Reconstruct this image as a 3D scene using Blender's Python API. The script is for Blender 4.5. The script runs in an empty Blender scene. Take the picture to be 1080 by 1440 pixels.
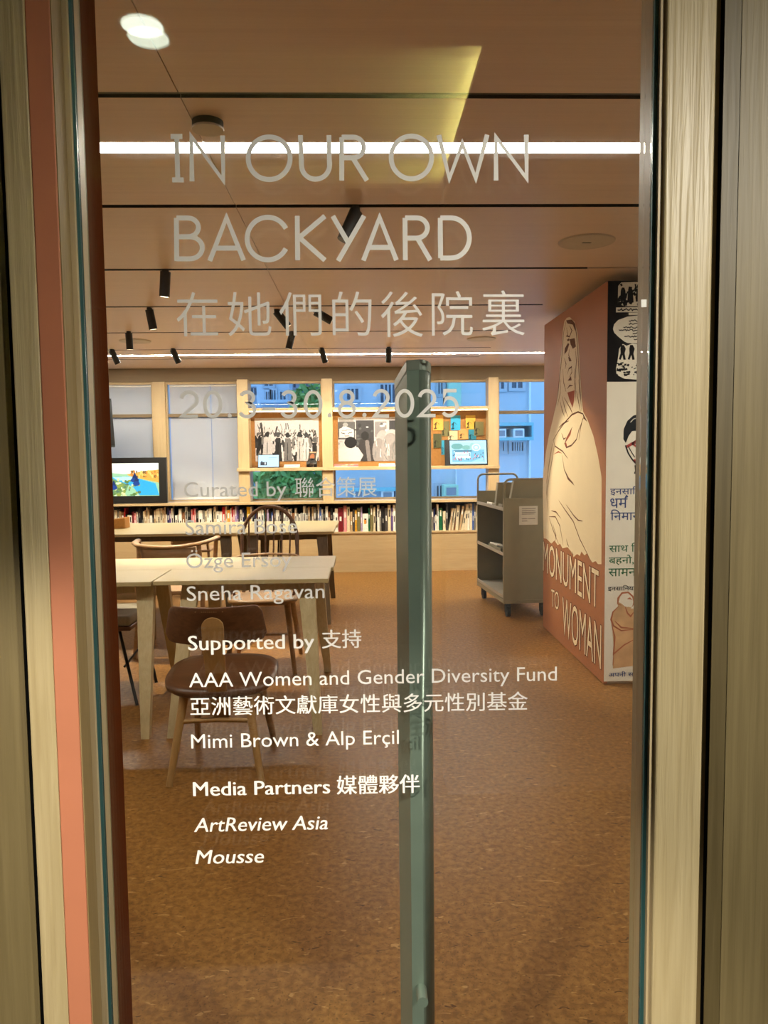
import bpy, math, random
import numpy as np
from mathutils import Vector, Matrix

# ---------------------------------------------------------------- scene, camera, world, lights, exposure
sc = bpy.context.scene
COL = sc.collection
random.seed(7)
sc.view_settings.view_transform = 'Standard'
sc.view_settings.look = 'None'
sc.view_settings.gamma = 1.0
sc.view_settings.use_curve_mapping = False
sc.view_settings.exposure = 1.0
try:
    sc.cycles.use_denoising = True
    sc.cycles.max_bounces = 10
    sc.cycles.diffuse_bounces = 5
    sc.cycles.transparent_max_bounces = 24
    sc.cycles.sample_clamp_indirect = 6.0
    sc.cycles.caustics_reflective = False
    sc.cycles.caustics_refractive = False
except Exception:
    pass

F_PX, CAM_H = 1090.0, 1.38
R3 = np.array([[0.9994836967631839, 0.013271041574511158, 0.029261226223922156],
               [-0.030176171998005093, 0.07498321526777023, 0.9967281053886531],
               [-0.011033519300149277, 0.997096483237021, -0.07534497042416573]])
cam = bpy.data.cameras.new('camera')
cam.sensor_fit = 'VERTICAL'; cam.sensor_height = 24.0; cam.lens = 24.0 * F_PX / 1440.0
cam.clip_start = 0.02; cam.clip_end = 200
cam_o = bpy.data.objects.new('camera', cam); COL.objects.link(cam_o)
_r, _u, _f = R3[:, 0], R3[:, 1], R3[:, 2]
cam_o.matrix_world = Matrix(((_r[0], _u[0], -_f[0], 0), (_r[1], _u[1], -_f[1], 0), (_r[2], _u[2], -_f[2], CAM_H), (0, 0, 0, 1)))
sc.camera = cam_o

def at(px, py, y=None, x=None, z=None):
    """world point seen at a pixel of the photograph, on the plane y, x or z"""
    d = R3 @ np.array([px - 540.0, 720.0 - py, F_PX])
    t = y / d[1] if y is not None else (x / d[0] if x is not None else (z - CAM_H) / d[2])
    return Vector((d[0] * t, d[1] * t, d[2] * t + CAM_H))

world = bpy.data.worlds.new('evening_sky'); sc.world = world
world.use_nodes = True
_bg = world.node_tree.nodes['Background']
_bg.inputs[0].default_value = (0.26, 0.53, 1.0, 1); _bg.inputs[1].default_value = 1.38

STRIP_NEAR, STRIP_FAR, SHELF_LED = 22.0, 115.0, 4.5
SPOT_K = 3.0
COVE, DOWNLIGHT = 78.0, 6.0

def lamp(kind, name, loc, target, energy, color, parent=None, **kw):
    l = bpy.data.lights.new(name, kind); l.energy = energy; l.color = color
    for k, v in kw.items(): setattr(l, k, v)
    o = bpy.data.objects.new(name, l); COL.objects.link(o)
    o.location = loc
    o.rotation_euler = (Vector(target) - Vector(loc)).to_track_quat('-Z', 'Y').to_euler()
    if parent is not None:
        o.parent = parent; o.matrix_parent_inverse = Matrix.Translation(parent.location).inverted()
    return o
WARM = (1.0, 0.83, 0.61)

# ---------------------------------------------------------------- materials
def srgb(c):
    return tuple((v / 255 / 12.92) if v / 255 <= 0.04045 else ((v / 255 + 0.055) / 1.055) ** 2.4 for v in c)

def base_mat(name, rgb=(0.5, 0.5, 0.5), rough=0.5, metal=0.0, spec=0.5):
    m = bpy.data.materials.new(name); m.use_nodes = True
    b = m.node_tree.nodes['Principled BSDF']
    b.inputs['Base Color'].default_value = (*rgb, 1); b.inputs['Roughness'].default_value = rough
    b.inputs['Metallic'].default_value = metal; b.inputs['Specular IOR Level'].default_value = spec
    return m

def mat(name, rgb, rough=0.5, metal=0.0, spec=0.5, vary=0.06, scale=14.0):
    """plain surface with a faint procedural mottle"""
    m = base_mat(name, rgb, rough, metal, spec); nt = m.node_tree; b = nt.nodes['Principled BSDF']
    tc = nt.nodes.new('ShaderNodeTexCoord'); n = nt.nodes.new('ShaderNodeTexNoise'); r = nt.nodes.new('ShaderNodeValToRGB')
    n.inputs['Scale'].default_value = scale; n.inputs['Detail'].default_value = 4
    r.color_ramp.elements[0].position = 0.3; r.color_ramp.elements[1].position = 0.7
    r.color_ramp.elements[0].color = (*[max(0, v * (1 - vary)) for v in rgb], 1)
    r.color_ramp.elements[1].color = (*[min(1, v * (1 + vary)) for v in rgb], 1)
    nt.links.new(tc.outputs['Object'], n.inputs['Vector']); nt.links.new(n.outputs['Fac'], r.inputs['Fac'])
    nt.links.new(r.outputs['Color'], b.inputs['Base Color'])
    return m

def wood(name, dark, light, axis='z', rough=0.45, grain=38.0, stretch=0.045, bump=0.08, spec=0.4, rings=0.0):
    """timber: fine fibres running along one axis, plus broad slow figure"""
    m = base_mat(name, light, rough, 0, spec); nt = m.node_tree; b = nt.nodes['Principled BSDF']
    L = nt.links.new
    tc = nt.nodes.new('ShaderNodeTexCoord'); mp = nt.nodes.new('ShaderNodeMapping')
    s = [1.0, 1.0, 1.0]; s['xyz'.index(axis)] = stretch
    mp.inputs['Scale'].default_value = s
    n1 = nt.nodes.new('ShaderNodeTexNoise'); n1.inputs['Scale'].default_value = grain * 3; n1.inputs['Detail'].default_value = 6; n1.inputs['Distortion'].default_value = 0.4
    n2 = nt.nodes.new('ShaderNodeTexNoise'); n2.inputs['Scale'].default_value = grain * 0.35; n2.inputs['Detail'].default_value = 3; n2.inputs['Distortion'].default_value = 1.2
    add = nt.nodes.new('ShaderNodeMath'); add.operation = 'MULTIPLY_ADD'; add.inputs[1].default_value = 0.55
    mul = nt.nodes.new('ShaderNodeMath'); mul.operation = 'MULTIPLY'; mul.inputs[1].default_value = 0.45
    r = nt.nodes.new('ShaderNodeValToRGB')
    r.color_ramp.elements[0].position = 0.36; r.color_ramp.elements[1].position = 0.62
    r.color_ramp.elements[0].color = (*dark, 1); r.color_ramp.elements[1].color = (*light, 1)
    bp = nt.nodes.new('ShaderNodeBump'); bp.inputs['Strength'].default_value = bump; bp.inputs['Distance'].default_value = 0.01
    L(tc.outputs['Object'], mp.inputs['Vector']); L(mp.outputs['Vector'], n1.inputs['Vector']); L(mp.outputs['Vector'], n2.inputs['Vector'])
    L(n2.outputs['Fac'], mul.inputs[0]); L(n1.outputs['Fac'], add.inputs[0]); L(mul.outputs[0], add.inputs[2])
    L(add.outputs[0], r.inputs['Fac']); L(r.outputs['Color'], b.inputs['Base Color'])
    L(n1.outputs['Fac'], bp.inputs['Height']); L(bp.outputs['Normal'], b.inputs['Normal'])
    return m

def emis(name, rgb, strength):
    m = base_mat(name, rgb, 0.5); b = m.node_tree.nodes['Principled BSDF']
    b.inputs['Emission Color'].default_value = (*rgb, 1); b.inputs['Emission Strength'].default_value = strength
    return m

def attr_mat(name, rough=0.6, glow=0.0, spec=0.3):
    m = base_mat(name, (1, 1, 1), rough, 0, spec); nt = m.node_tree; b = nt.nodes['Principled BSDF']
    a = nt.nodes.new('ShaderNodeAttribute'); a.attribute_name = 'print'
    nt.links.new(a.outputs['Color'], b.inputs['Base Color'])
    if glow:
        b.inputs['Base Color'].default_value = (0, 0, 0, 1)
        nt.links.remove(b.inputs['Base Color'].links[0]); b.inputs['Base Color'].default_value = (0.01, 0.01, 0.01, 1)
        nt.links.new(a.outputs['Color'], b.inputs['Emission Color']); b.inputs['Emission Strength'].default_value = glow
    return m

def glass_mat(name, tint=(0.97, 0.985, 0.975), f0=0.04, gloss=(1, 1, 1)):
    """flat pane: clear transmission plus a Fresnel mirror"""
    m = bpy.data.materials.new(name); m.use_nodes = True; nt = m.node_tree; nt.nodes.clear(); L = nt.links.new
    out = nt.nodes.new('ShaderNodeOutputMaterial'); mix = nt.nodes.new('ShaderNodeMixShader')
    t = nt.nodes.new('ShaderNodeBsdfTransparent'); g = nt.nodes.new('ShaderNodeBsdfGlossy')
    t.inputs[0].default_value = (*tint, 1); g.inputs['Roughness'].default_value = 0.0; g.inputs['Color'].default_value = (*gloss, 1)
    lw = nt.nodes.new('ShaderNodeLayerWeight'); lw.inputs['Blend'].default_value = 0.5
    pw = nt.nodes.new('ShaderNodeMath'); pw.operation = 'POWER'; pw.inputs[1].default_value = 5
    ma = nt.nodes.new('ShaderNodeMath'); ma.operation = 'MULTIPLY_ADD'; ma.inputs[1].default_value = 1 - f0; ma.inputs[2].default_value = f0
    L(lw.outputs['Facing'], pw.inputs[0]); L(pw.outputs[0], ma.inputs[0]); L(ma.outputs[0], mix.inputs[0])
    L(t.outputs[0], mix.inputs[1]); L(g.outputs[0], mix.inputs[2]); L(mix.outputs[0], out.inputs[0])
    return m

def floor_mat():
    """brown cork board floor: fine granules with stray pale and dark chips"""
    m = base_mat('cork_floor', srgb((150, 100, 60)), 0.4, 0, 0.19); nt = m.node_tree; b = nt.nodes['Principled BSDF']; L = nt.links.new
    tc = nt.nodes.new('ShaderNodeTexCoord')
    def noise(scale, detail, dist=0.0, sc3=None):
        n = nt.nodes.new('ShaderNodeTexNoise'); n.inputs['Scale'].default_value = scale; n.inputs['Detail'].default_value = detail; n.inputs['Distortion'].default_value = dist
        if sc3:
            mp = nt.nodes.new('ShaderNodeMapping'); mp.inputs['Scale'].default_value = sc3; L(tc.outputs['Object'], mp.inputs['Vector']); L(mp.outputs['Vector'], n.inputs['Vector'])
        else: L(tc.outputs['Object'], n.inputs['Vector'])
        return n
    def ramp(src, stops):
        r = nt.nodes.new('ShaderNodeValToRGB'); e = r.color_ramp.elements
        while len(e) < len(stops): e.new(0.5)
        for k, (p, c) in enumerate(stops): e[k].position = p; e[k].color = (*c, 1)
        L(src, r.inputs['Fac']); return r
    def mixc(fac, a, c):
        x = nt.nodes.new('ShaderNodeMix'); x.data_type = 'RGBA'
        L(fac, x.inputs[0]); L(a, x.inputs[6])
        if isinstance(c, tuple): x.inputs[7].default_value = (*c, 1)
        else: L(c, x.inputs[7])
        return x.outputs[2]
    base = ramp(noise(48, 9, 0.4).outputs['Fac'], [(0.34, (0.180, 0.078, 0.017)), (0.5, (0.245, 0.113, 0.026)), (0.68, (0.31, 0.152, 0.040))])
    chips = ramp(noise(17, 2, 1.0, (1.0, 2.6, 1)).outputs['Fac'], [(0.665, (0, 0, 0)), (0.71, (1, 1, 1))])
    dark = ramp(noise(26, 3, 1.2, (1.0, 2.2, 1)).outputs['Fac'], [(0.29, (1, 1, 1)), (0.33, (0, 0, 0))])
    fine = ramp(noise(140, 3).outputs['Fac'], [(0.33, (1, 1, 1)), (0.40, (0, 0, 0))])
    c = mixc(chips.outputs['Color'], base.outputs['Color'], (0.41, 0.225, 0.078))
    c = mixc(dark.outputs['Color'], c, (0.09, 0.036, 0.010))
    c = mixc(fine.outputs['Color'], c, (0.135, 0.06, 0.014))
    L(c, b.inputs['Base Color'])
    rr = ramp(noise(60, 4).outputs['Fac'], [(0.3, (0.34,) * 3), (0.7, (0.5,) * 3)]); L(rr.outputs['Color'], b.inputs['Roughness'])
    return m

M = {}
M['floor'] = floor_mat()
M['ceil'] = wood('ceiling_laminate', (0.72, 0.56, 0.45), (0.79, 0.63, 0.51), 'x', 0.42, 60, 0.012, 0.01, 0.35)
M['reveal'] = mat('dark_reveal', (0.015, 0.013, 0.012), 0.6)
M['rail'] = mat('track_metal', (0.035, 0.04, 0.038), 0.4, 0.4)
M['fitting'] = mat('beige_fitting', (0.56, 0.485, 0.385), 0.55)
M['white_wall'] = mat('warm_white_paint', (0.72, 0.66, 0.56), 0.7)
M['corr_wall'] = mat('corridor_grey_paint', (0.20, 0.23, 0.28), 0.6)
M['carpet'] = mat('dark_corridor_carpet', (0.022, 0.019, 0.016), 0.9, 0, 0.1, 0.3, 200)
M['corr_dark'] = wood('corridor_dark_panel', (0.016, 0.011, 0.007), (0.026, 0.018, 0.011), 'z')
M['cove'] = mat('cove_paint', (0.80, 0.78, 0.50), 0.7)
M['frame_oak'] = wood('pale_oak_frame', (0.37, 0.285, 0.145), (0.49, 0.395, 0.225), 'z', 0.42, 34, 0.035, 0.25, 0.5)
M['panel_oak'] = wood('oak_wall_panel', (0.118, 0.087, 0.036), (0.172, 0.130, 0.058), 'z', 0.5, 34, 0.03, 0.15, 0.4)
M['panel_edge'] = wood('oak_edge_band', (0.085, 0.062, 0.024), (0.115, 0.085, 0.036), 'z', 0.5)
M['salmon'] = mat('salmon_paint', (0.47, 0.172, 0.092), 0.5, 0, 0.4, 0.03)
M['gap'] = mat('black_gap', (0.004, 0.004, 0.004), 0.9, 0, 0.0)
M['maroon_edge'] = mat('dark_red_brown_edge', (0.11, 0.026, 0.008), 0.9, 0, 0.0)  # far darker red-brown than the salmon strip beside it
M['bead'] = wood('bead_oak', (0.40, 0.30, 0.17), (0.47, 0.37, 0.22), 'z', 0.4)
M['reveal_oak'] = wood('rebate_oak', (0.22, 0.15, 0.06), (0.27, 0.19, 0.085), 'z', 0.5)
M['gasket'] = mat('teal_gasket', (0.035, 0.11, 0.115), 0.25)
M['alu'] = mat('aluminium_spacer', (0.55, 0.55, 0.53), 0.3, 0.8)
M['pane'] = glass_mat('door_glass')
M['window_glass'] = glass_mat('window_glass', (0.95, 0.97, 0.97))
M['vinyl'] = mat('white_vinyl', (0.83, 0.80, 0.76), 0.55, 0, 0.3, 0.02)
M['handle'] = mat('bronze_grey_metal', (0.26, 0.31, 0.265), 0.36, 0.35, 0.5)
M['handle_round'] = mat('grey_green_metal', (0.165, 0.19, 0.16), 0.34, 0.35, 0.5)
M['cap'] = mat('pale_metal_cap', (0.30, 0.31, 0.27), 0.3, 0.4, 0.5)
M['pine'] = wood('blond_plywood', (0.49, 0.345, 0.17), (0.57, 0.42, 0.225), 'x', 0.45, 40, 0.04, 0.02, 0.4)
M['pine_z'] = wood('blond_ply_upright', (0.49, 0.345, 0.17), (0.57, 0.42, 0.225), 'z', 0.45, 40, 0.04, 0.02, 0.4)
M['beam'] = wood('beam_veneer', (0.175, 0.118, 0.056), (0.21, 0.142, 0.07), 'x', 0.5, 40, 0.03, 0.02)
M['ash'] = wood('pale_ash', (0.47, 0.375, 0.185), (0.56, 0.455, 0.245), 'x', 0.38, 30, 0.04, 0.03, 0.45)
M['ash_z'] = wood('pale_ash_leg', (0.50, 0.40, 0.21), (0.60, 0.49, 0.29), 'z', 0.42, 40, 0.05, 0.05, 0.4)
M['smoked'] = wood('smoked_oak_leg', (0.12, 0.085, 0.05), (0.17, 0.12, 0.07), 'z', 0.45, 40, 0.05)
M['walnut'] = wood('dark_walnut', (0.085, 0.034, 0.014), (0.150, 0.064, 0.027), 'x', 0.36, 26, 0.08, 0.03, 0.5)
M['beech'] = wood('tan_beech', (0.36, 0.205, 0.07), (0.45, 0.27, 0.105), 'z', 0.42, 40, 0.05, 0.03)
M['teak'] = wood('mid_brown_teak', (0.27, 0.155, 0.072), (0.36, 0.215, 0.105), 'x', 0.42, 40, 0.06, 0.03)
M['cork'] = mat('tan_pinboard', (0.42, 0.20, 0.06), 0.85, 0, 0.2, 0.16, 90)
M['black'] = mat('matt_black', (0.010, 0.0095, 0.009), 0.42)
M['black_metal'] = mat('black_steel', (0.012, 0.011, 0.010), 0.35, 0.3)
M['shelf_dark'] = mat('shaded_shelf_back', (0.03, 0.022, 0.016), 0.7)  # shade behind the books put into the back panel's colour
M['grey_seat'] = mat('grey_upholstery', (0.38, 0.34, 0.28), 0.85, 0, 0.2, 0.12, 120)
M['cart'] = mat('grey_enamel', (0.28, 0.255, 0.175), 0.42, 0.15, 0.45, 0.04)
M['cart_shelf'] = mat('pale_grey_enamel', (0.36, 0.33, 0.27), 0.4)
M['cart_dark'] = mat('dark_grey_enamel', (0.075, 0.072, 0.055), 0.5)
M['rubber'] = mat('black_rubber', (0.015, 0.015, 0.015), 0.7)
M['paper'] = mat('white_paper', (0.78, 0.76, 0.70), 0.7, 0, 0.2, 0.03)
M['ink'] = mat('grey_ink', (0.16, 0.15, 0.14), 0.7)
M['mural_brown'] = mat('mural_brown_paint', (0.37, 0.148, 0.062), 0.6, 0, 0.15, 0.05, 3)
M['mural_cream'] = mat('mural_cream_paint', (0.72, 0.60, 0.40), 0.6, 0, 0.15, 0.03, 5)
M['mural_line'] = mat('mural_line_paint', (0.125, 0.050, 0.025), 0.8, 0, 0.05)
M['mural_red'] = mat('mural_red_paint', (0.33, 0.085, 0.045), 0.8, 0, 0.05)
M['poster_black'] = mat('poster_black', (0.010, 0.009, 0.011), 0.8, 0, 0.05)
M['poster_cream'] = mat('poster_cream', (0.80, 0.77, 0.68), 0.5, 0, 0.3, 0.03)
M['poster_blue'] = mat('poster_blue_ink', (0.03, 0.06, 0.22), 0.5)
M['poster_green'] = mat('poster_green_ink', (0.02, 0.14, 0.05), 0.5)
M['poster_red'] = mat('poster_red_ink', (0.42, 0.03, 0.02), 0.5)
M['poster_ochre'] = mat('poster_ochre_wash', (0.62, 0.39, 0.20), 0.6, 0, 0.2, 0.22, 9)
M['poster_line'] = mat('poster_sienna_line', (0.42, 0.13, 0.05), 0.6)
M['blind'] = mat('roller_blind_cloth', (0.66, 0.66, 0.65), 0.8, 0, 0.2, 0.02)
_nt = M['blind'].node_tree; _mx = _nt.nodes.new('ShaderNodeMixShader'); _tr = _nt.nodes.new('ShaderNodeBsdfTranslucent')
_tr.inputs[0].default_value = (0.75, 0.75, 0.75, 1); _mx.inputs[0].default_value = 0.5
_nt.links.new(_nt.nodes['Principled BSDF'].outputs[0], _mx.inputs[1]); _nt.links.new(_tr.outputs[0], _mx.inputs[2]); _nt.links.new(_mx.outputs[0], _nt.nodes['Material Output'].inputs[0])
M['print'] = attr_mat('printed_picture', 0.55)
M['screen'] = attr_mat('lit_screen', 0.25, 1.05)
M['strip'] = emis('led_diffuser', (1.0, 0.90, 0.80), STRIP_NEAR)
M['strip_far'] = emis('led_diffuser_far', (1.0, 0.90, 0.80), STRIP_FAR)
M['shelf_led'] = emis('shelf_led', (1.0, 0.84, 0.58), SHELF_LED)
M['cove_led'] = emis('cove_led', (1.0, 0.94, 0.50), COVE)
M['down_led'] = emis('downlight_lens', (0.90, 1.0, 0.86), DOWNLIGHT)
M['down_white'] = mat('white_baffle', (0.8, 0.8, 0.76), 0.4)
M['lens'] = emis('spot_lens', (1.0, 0.82, 0.6), 3.0)

# ---------------------------------------------------------------- mesh builder
class MB:
    def __init__(s): s.v = []; s.f = []; s.m = []; s.sm = []
    def add(s, vs, fs, mi=0, smooth=False):
        n = len(s.v); s.v += [tuple(p) for p in vs]
        for q in fs: s.f.append([i + n for i in q]); s.m.append(mi); s.sm.append(smooth)
        return s
    def box(s, a, b, mi=0):
        x0, x1 = sorted((a[0], b[0])); y0, y1 = sorted((a[1], b[1])); z0, z1 = sorted((a[2], b[2]))
        return s.add([(x0, y0, z0), (x1, y0, z0), (x1, y1, z0), (x0, y1, z0), (x0, y0, z1), (x1, y0, z1), (x1, y1, z1), (x0, y1, z1)],
                     [(0, 3, 2, 1), (4, 5, 6, 7), (0, 1, 5, 4), (1, 2, 6, 5), (2, 3, 7, 6), (3, 0, 4, 7)], mi)
    def hexa(s, bot, top, mi=0):
        """eight corners: four below, four above, both counter-clockwise"""
        return s.add(list(bot) + list(top), [(0, 3, 2, 1), (4, 5, 6, 7), (0, 1, 5, 4), (1, 2, 6, 5), (2, 3, 7, 6), (3, 0, 4, 7)], mi)
    def leg(s, p0, p1, w0, d0, w1, d1, mi=0):
        """tapered square post from foot p0 to head p1"""
        c = lambda p, w, d: [(p[0] - w / 2, p[1] - d / 2, p[2]), (p[0] + w / 2, p[1] - d / 2, p[2]), (p[0] + w / 2, p[1] + d / 2, p[2]), (p[0] - w / 2, p[1] + d / 2, p[2])]
        return s.hexa(c(p0, w0, d0), c(p1, w1, d1), mi)
    def prism(s, pts, vec, mi=0, mi_side=None):
        n = len(pts); vec = Vector(vec); b = [Vector(p) for p in pts]; t = [p + vec for p in b]
        s.add(b + t, [list(range(n))[::-1], [n + i for i in range(n)]], mi)
        k = len(s.v) - 2 * n
        for i in range(n):
            j = (i + 1) % n
            s.f.append([k + i, k + j, k + n + j, k + n + i]); s.m.append(mi if mi_side is None else mi_side); s.sm.append(False)
        return s
    def tube(s, pts, r, seg=10, mi=0, cap=True, r1=None, flat=None):
        pts = [Vector(p) for p in pts]; n = len(pts); rings = []
        t0 = (pts[1] - pts[0]).normalized()
        up = Vector((0, 0, 1)) if abs(t0.z) < 0.9 else Vector((1, 0, 0))
        side = t0.cross(up).normalized()
        for i, p in enumerate(pts):
            t = (pts[min(i + 1, n - 1)] - pts[max(i - 1, 0)]).normalized()
            side = (side - t * side.dot(t)).normalized(); nn = side.cross(t)
            rr = r if r1 is None else r + (r1 - r) * i / (n - 1)
            fl = 1.0 if flat is None else flat
            rings.append([p + side * math.cos(2 * math.pi * k / seg) * rr + nn * math.sin(2 * math.pi * k / seg) * rr * fl for k in range(seg)])
        vs = [p for ring in rings for p in ring]; fs = []
        for i in range(n - 1):
            for k in range(seg):
                k2 = (k + 1) % seg; fs.append((i * seg + k, i * seg + k2, (i + 1) * seg + k2, (i + 1) * seg + k))
        s.add(vs, fs, mi, True)
        if cap:
            s.add(rings[0], [list(range(seg))], mi); s.add(rings[-1], [list(range(seg))[::-1]], mi)
        return s
    def lathe(s, prof, c=(0, 0, 0), seg=28, mi=0, smooth=True):
        vs = []; fs = []; n = len(prof)
        for r, z in prof:
            for k in range(seg):
                a = 2 * math.pi * k / seg; vs.append((c[0] + r * math.cos(a), c[1] + r * math.sin(a), c[2] + z))
        for i in range(n - 1):
            for k in range(seg):
                k2 = (k + 1) % seg; fs.append((i * seg + k, i * seg + k2, (i + 1) * seg + k2, (i + 1) * seg + k))
        s.add(vs, fs, mi, smooth)
        s.add([vs[k] for k in range(seg)], [list(range(seg))[::-1]], mi); s.add(vs[-seg:], [list(range(seg))], mi)
        return s
    def grid(s, fn, nu, nv, thick, mi=0, smooth=True):
        """curved sheet fn(u,v) with a thickness vector per point: closed shell"""
        A = [[Vector(fn(i / nu, j / nv)) for j in range(nv + 1)] for i in range(nu + 1)]
        def nrm(i, j):
            a = A[min(i + 1, nu)][j] - A[max(i - 1, 0)][j]; b = A[i][min(j + 1, nv)] - A[i][max(j - 1, 0)]
            return a.cross(b).normalized()
        B = [[A[i][j] + nrm(i, j) * thick for j in range(nv + 1)] for i in range(nu + 1)]
        idx = lambda i, j: i * (nv + 1) + j
        N = (nu + 1) * (nv + 1); vs = [p for r in A for p in r] + [p for r in B for p in r]; fs = []
        for i in range(nu):
            for j in range(nv):
                fs.append((idx(i, j), idx(i, j + 1), idx(i + 1, j + 1), idx(i + 1, j))); fs.append((N + idx(i, j), N + idx(i + 1, j), N + idx(i + 1, j + 1), N + idx(i, j + 1)))
        for i in range(nu):
            fs.append((idx(i, 0), idx(i + 1, 0), N + idx(i + 1, 0), N + idx(i, 0))); fs.append((idx(i + 1, nv), idx(i, nv), N + idx(i, nv), N + idx(i + 1, nv)))
        for j in range(nv):
            fs.append((idx(0, j + 1), idx(0, j), N + idx(0, j), N + idx(0, j + 1))); fs.append((idx(nu, j), idx(nu, j + 1), N + idx(nu, j + 1), N + idx(nu, j)))
        return s.add(vs, fs, mi, smooth)
    def build(s, name, mats, parent=None, local=False, bevel=0.0, seg=2, loc=None):
        """one mesh object; vertices are world coordinates unless local"""
        me = bpy.data.meshes.new(name)
        off = Vector((0, 0, 0))
        if not local:
            p = parent
            while p is not None: off += p.location; p = p.parent
            if parent is None and loc is not None: off = Vector(loc)
        me.from_pydata([tuple(Vector(v) - off) for v in s.v], [], s.f)
        if not isinstance(mats, (list, tuple)): mats = [mats]
        for m_ in mats: me.materials.append(m_)
        for p, mi, sm in zip(me.polygons, s.m, s.sm): p.material_index = mi; p.use_smooth = sm
        me.update()
        o = bpy.data.objects.new(name, me); COL.objects.link(o)
        if parent is not None: o.parent = parent
        elif loc is not None: o.location = loc
        if bevel:
            b = o.modifiers.new('edge', 'BEVEL'); b.width = bevel; b.segments = seg; b.limit_method = 'ANGLE'; b.angle_limit = 0.7
        return o

def tag(o, label=None, cat=None, group=None, kind=None):
    if label: o['label'] = label
    if cat: o['category'] = cat
    if group: o['group'] = group
    if kind: o['kind'] = kind
    return o
def thing(name, label, cat, loc=(0, 0, 0), rz=0.0, group=None):
    o = bpy.data.objects.new(name, None); COL.objects.link(o); o.location = loc; o.rotation_euler = (0, 0, rz)
    o.empty_display_size = 0.1
    return tag(o, label, cat, group)
def struct(name, mb, m, parent=None, **kw):
    o = mb.build(name, m, parent, **kw)
    if parent is None: o['kind'] = 'structure'
    return o
def struct_root(name, loc=(0, 0, 0)):
    o = bpy.data.objects.new(name, None); COL.objects.link(o); o.location = loc; o['kind'] = 'structure'; return o
bpy.context.view_layer.update()

# ---- flat pictures: a colour per small cell of a real, flat print
class Art:
    def __init__(s, w, h, bg):
        s.w, s.h = w, h; s.a = np.zeros((h, w, 3)); s.a[:] = np.array(srgb(bg)) if max(bg) > 1 else bg
        s.yy, s.xx = np.mgrid[0:h, 0:w]; s.xx = (s.xx + 0.5) / w; s.yy = (s.yy + 0.5) / h      # 0..1, y down
    def put(s, mask, c): s.a[mask] = srgb(c); return s
    def ell(s, cx, cy, rx, ry, c, rot=0.0):
        dx, dy = s.xx - cx, (s.yy - cy); ca, sa = math.cos(rot), math.sin(rot)
        return s.put((((dx * ca + dy * sa) / rx) ** 2 + ((-dx * sa + dy * ca) / ry) ** 2) < 1, c)
    def rect(s, x0, y0, x1, y1, c): return s.put((s.xx > x0) & (s.xx < x1) & (s.yy > y0) & (s.yy < y1), c)
    def line(s, p, q, w, c):
        p, q = np.array(p, float), np.array(q, float); d = q - p; L2 = d @ d + 1e-9
        t = np.clip(((s.xx - p[0]) * d[0] + (s.yy - p[1]) * d[1]) / L2, 0, 1)
        return s.put(np.hypot(s.xx - p[0] - t * d[0], s.yy - p[1] - t * d[1]) < w, c)
    def poly(s, pts, c):
        ins = np.zeros_like(s.xx, bool); n = len(pts)
        for i in range(n):
            (x1, y1), (x2, y2) = pts[i], pts[(i + 1) % n]
            cond = ((y1 > s.yy) != (y2 > s.yy)) & (s.xx < (x2 - x1) * (s.yy - y1) / (y2 - y1 + 1e-12) + x1); ins ^= cond
        return s.put(ins, c)
    def grain(s, amt, seed=1, cells=None):
        r = np.random.default_rng(seed); n = r.uniform(1 - amt, 1 + amt, (s.h, s.w, 1)); s.a = np.clip(s.a * n, 0, 1); return s
    def build(s, name, m, tl, tr, bl, parent):
        tl, tr, bl = Vector(tl), Vector(tr), Vector(bl); ux, uy = (tr - tl) / s.w, (bl - tl) / s.h
        off = Vector((0, 0, 0)); p = parent
        while p is not None: off += p.location; p = p.parent
        vs = [tuple(tl + ux * i + uy * j - off) for j in range(s.h + 1) for i in range(s.w + 1)]; W = s.w + 1
        fs = [(j * W + i, (j + 1) * W + i, (j + 1) * W + i + 1, j * W + i + 1) for j in range(s.h) for i in range(s.w)]
        me = bpy.data.meshes.new(name); me.from_pydata(vs, [], fs); me.materials.append(m)
        at_ = me.color_attributes.new('print', 'FLOAT_COLOR', 'CORNER')
        col = np.ones((s.h * s.w, 4, 4), np.float32); col[:, :, :3] = s.a.reshape(-1, 1, 3)
        at_.data.foreach_set('color', col.ravel())
        o = bpy.data.objects.new(name, me); COL.objects.link(o)
        if parent is not None: o.parent = parent
        return o

# ---- lettering turned into flat meshes
def font_mesh(body, offset=0.0, shear=0.0):
    c = bpy.data.curves.new('lettering', 'FONT'); c.body = body; c.size = 1.0; c.offset = offset; c.shear = shear; c.resolution_u = 3
    o = bpy.data.objects.new('lettering', c); COL.objects.link(o)
    dg = bpy.context.evaluated_depsgraph_get(); ev = o.evaluated_get(dg); me = ev.to_mesh()
    V = [(v.co.x, v.co.y) for v in me.vertices]; Fc = [list(p.vertices) for p in me.polygons]
    ev.to_mesh_clear(); bpy.data.objects.remove(o); bpy.data.curves.remove(c)
    return V, Fc
_hV, _ = font_mesh('H'); CAP = max(v[1] for v in _hV)
def put_text(mb, body, p0, p1, cap, normal, mi=0, up=(0, 0, 1), offset=0.0, shear=0.0, fit_h=False):
    """text from p0 (left end of the baseline) to p1 (right end), cap height in metres"""
    V, Fc = font_mesh(body, offset, shear)
    x0 = min(v[0] for v in V); x1 = max(v[0] for v in V); y0 = min(v[1] for v in V); y1 = max(v[1] for v in V)
    p0, p1 = Vector(p0), Vector(p1); u = (p1 - p0) / (x1 - x0); up = Vector(up)
    k = cap / (y1 - y0) if fit_h else cap / CAP; yb = y0 if fit_h else 0.0
    vs = [p0 + u * (v[0] - x0) + up * ((v[1] - yb) * k) + Vector(normal) * 0.0 for v in V]
    return mb.add(vs, Fc, mi)
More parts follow.
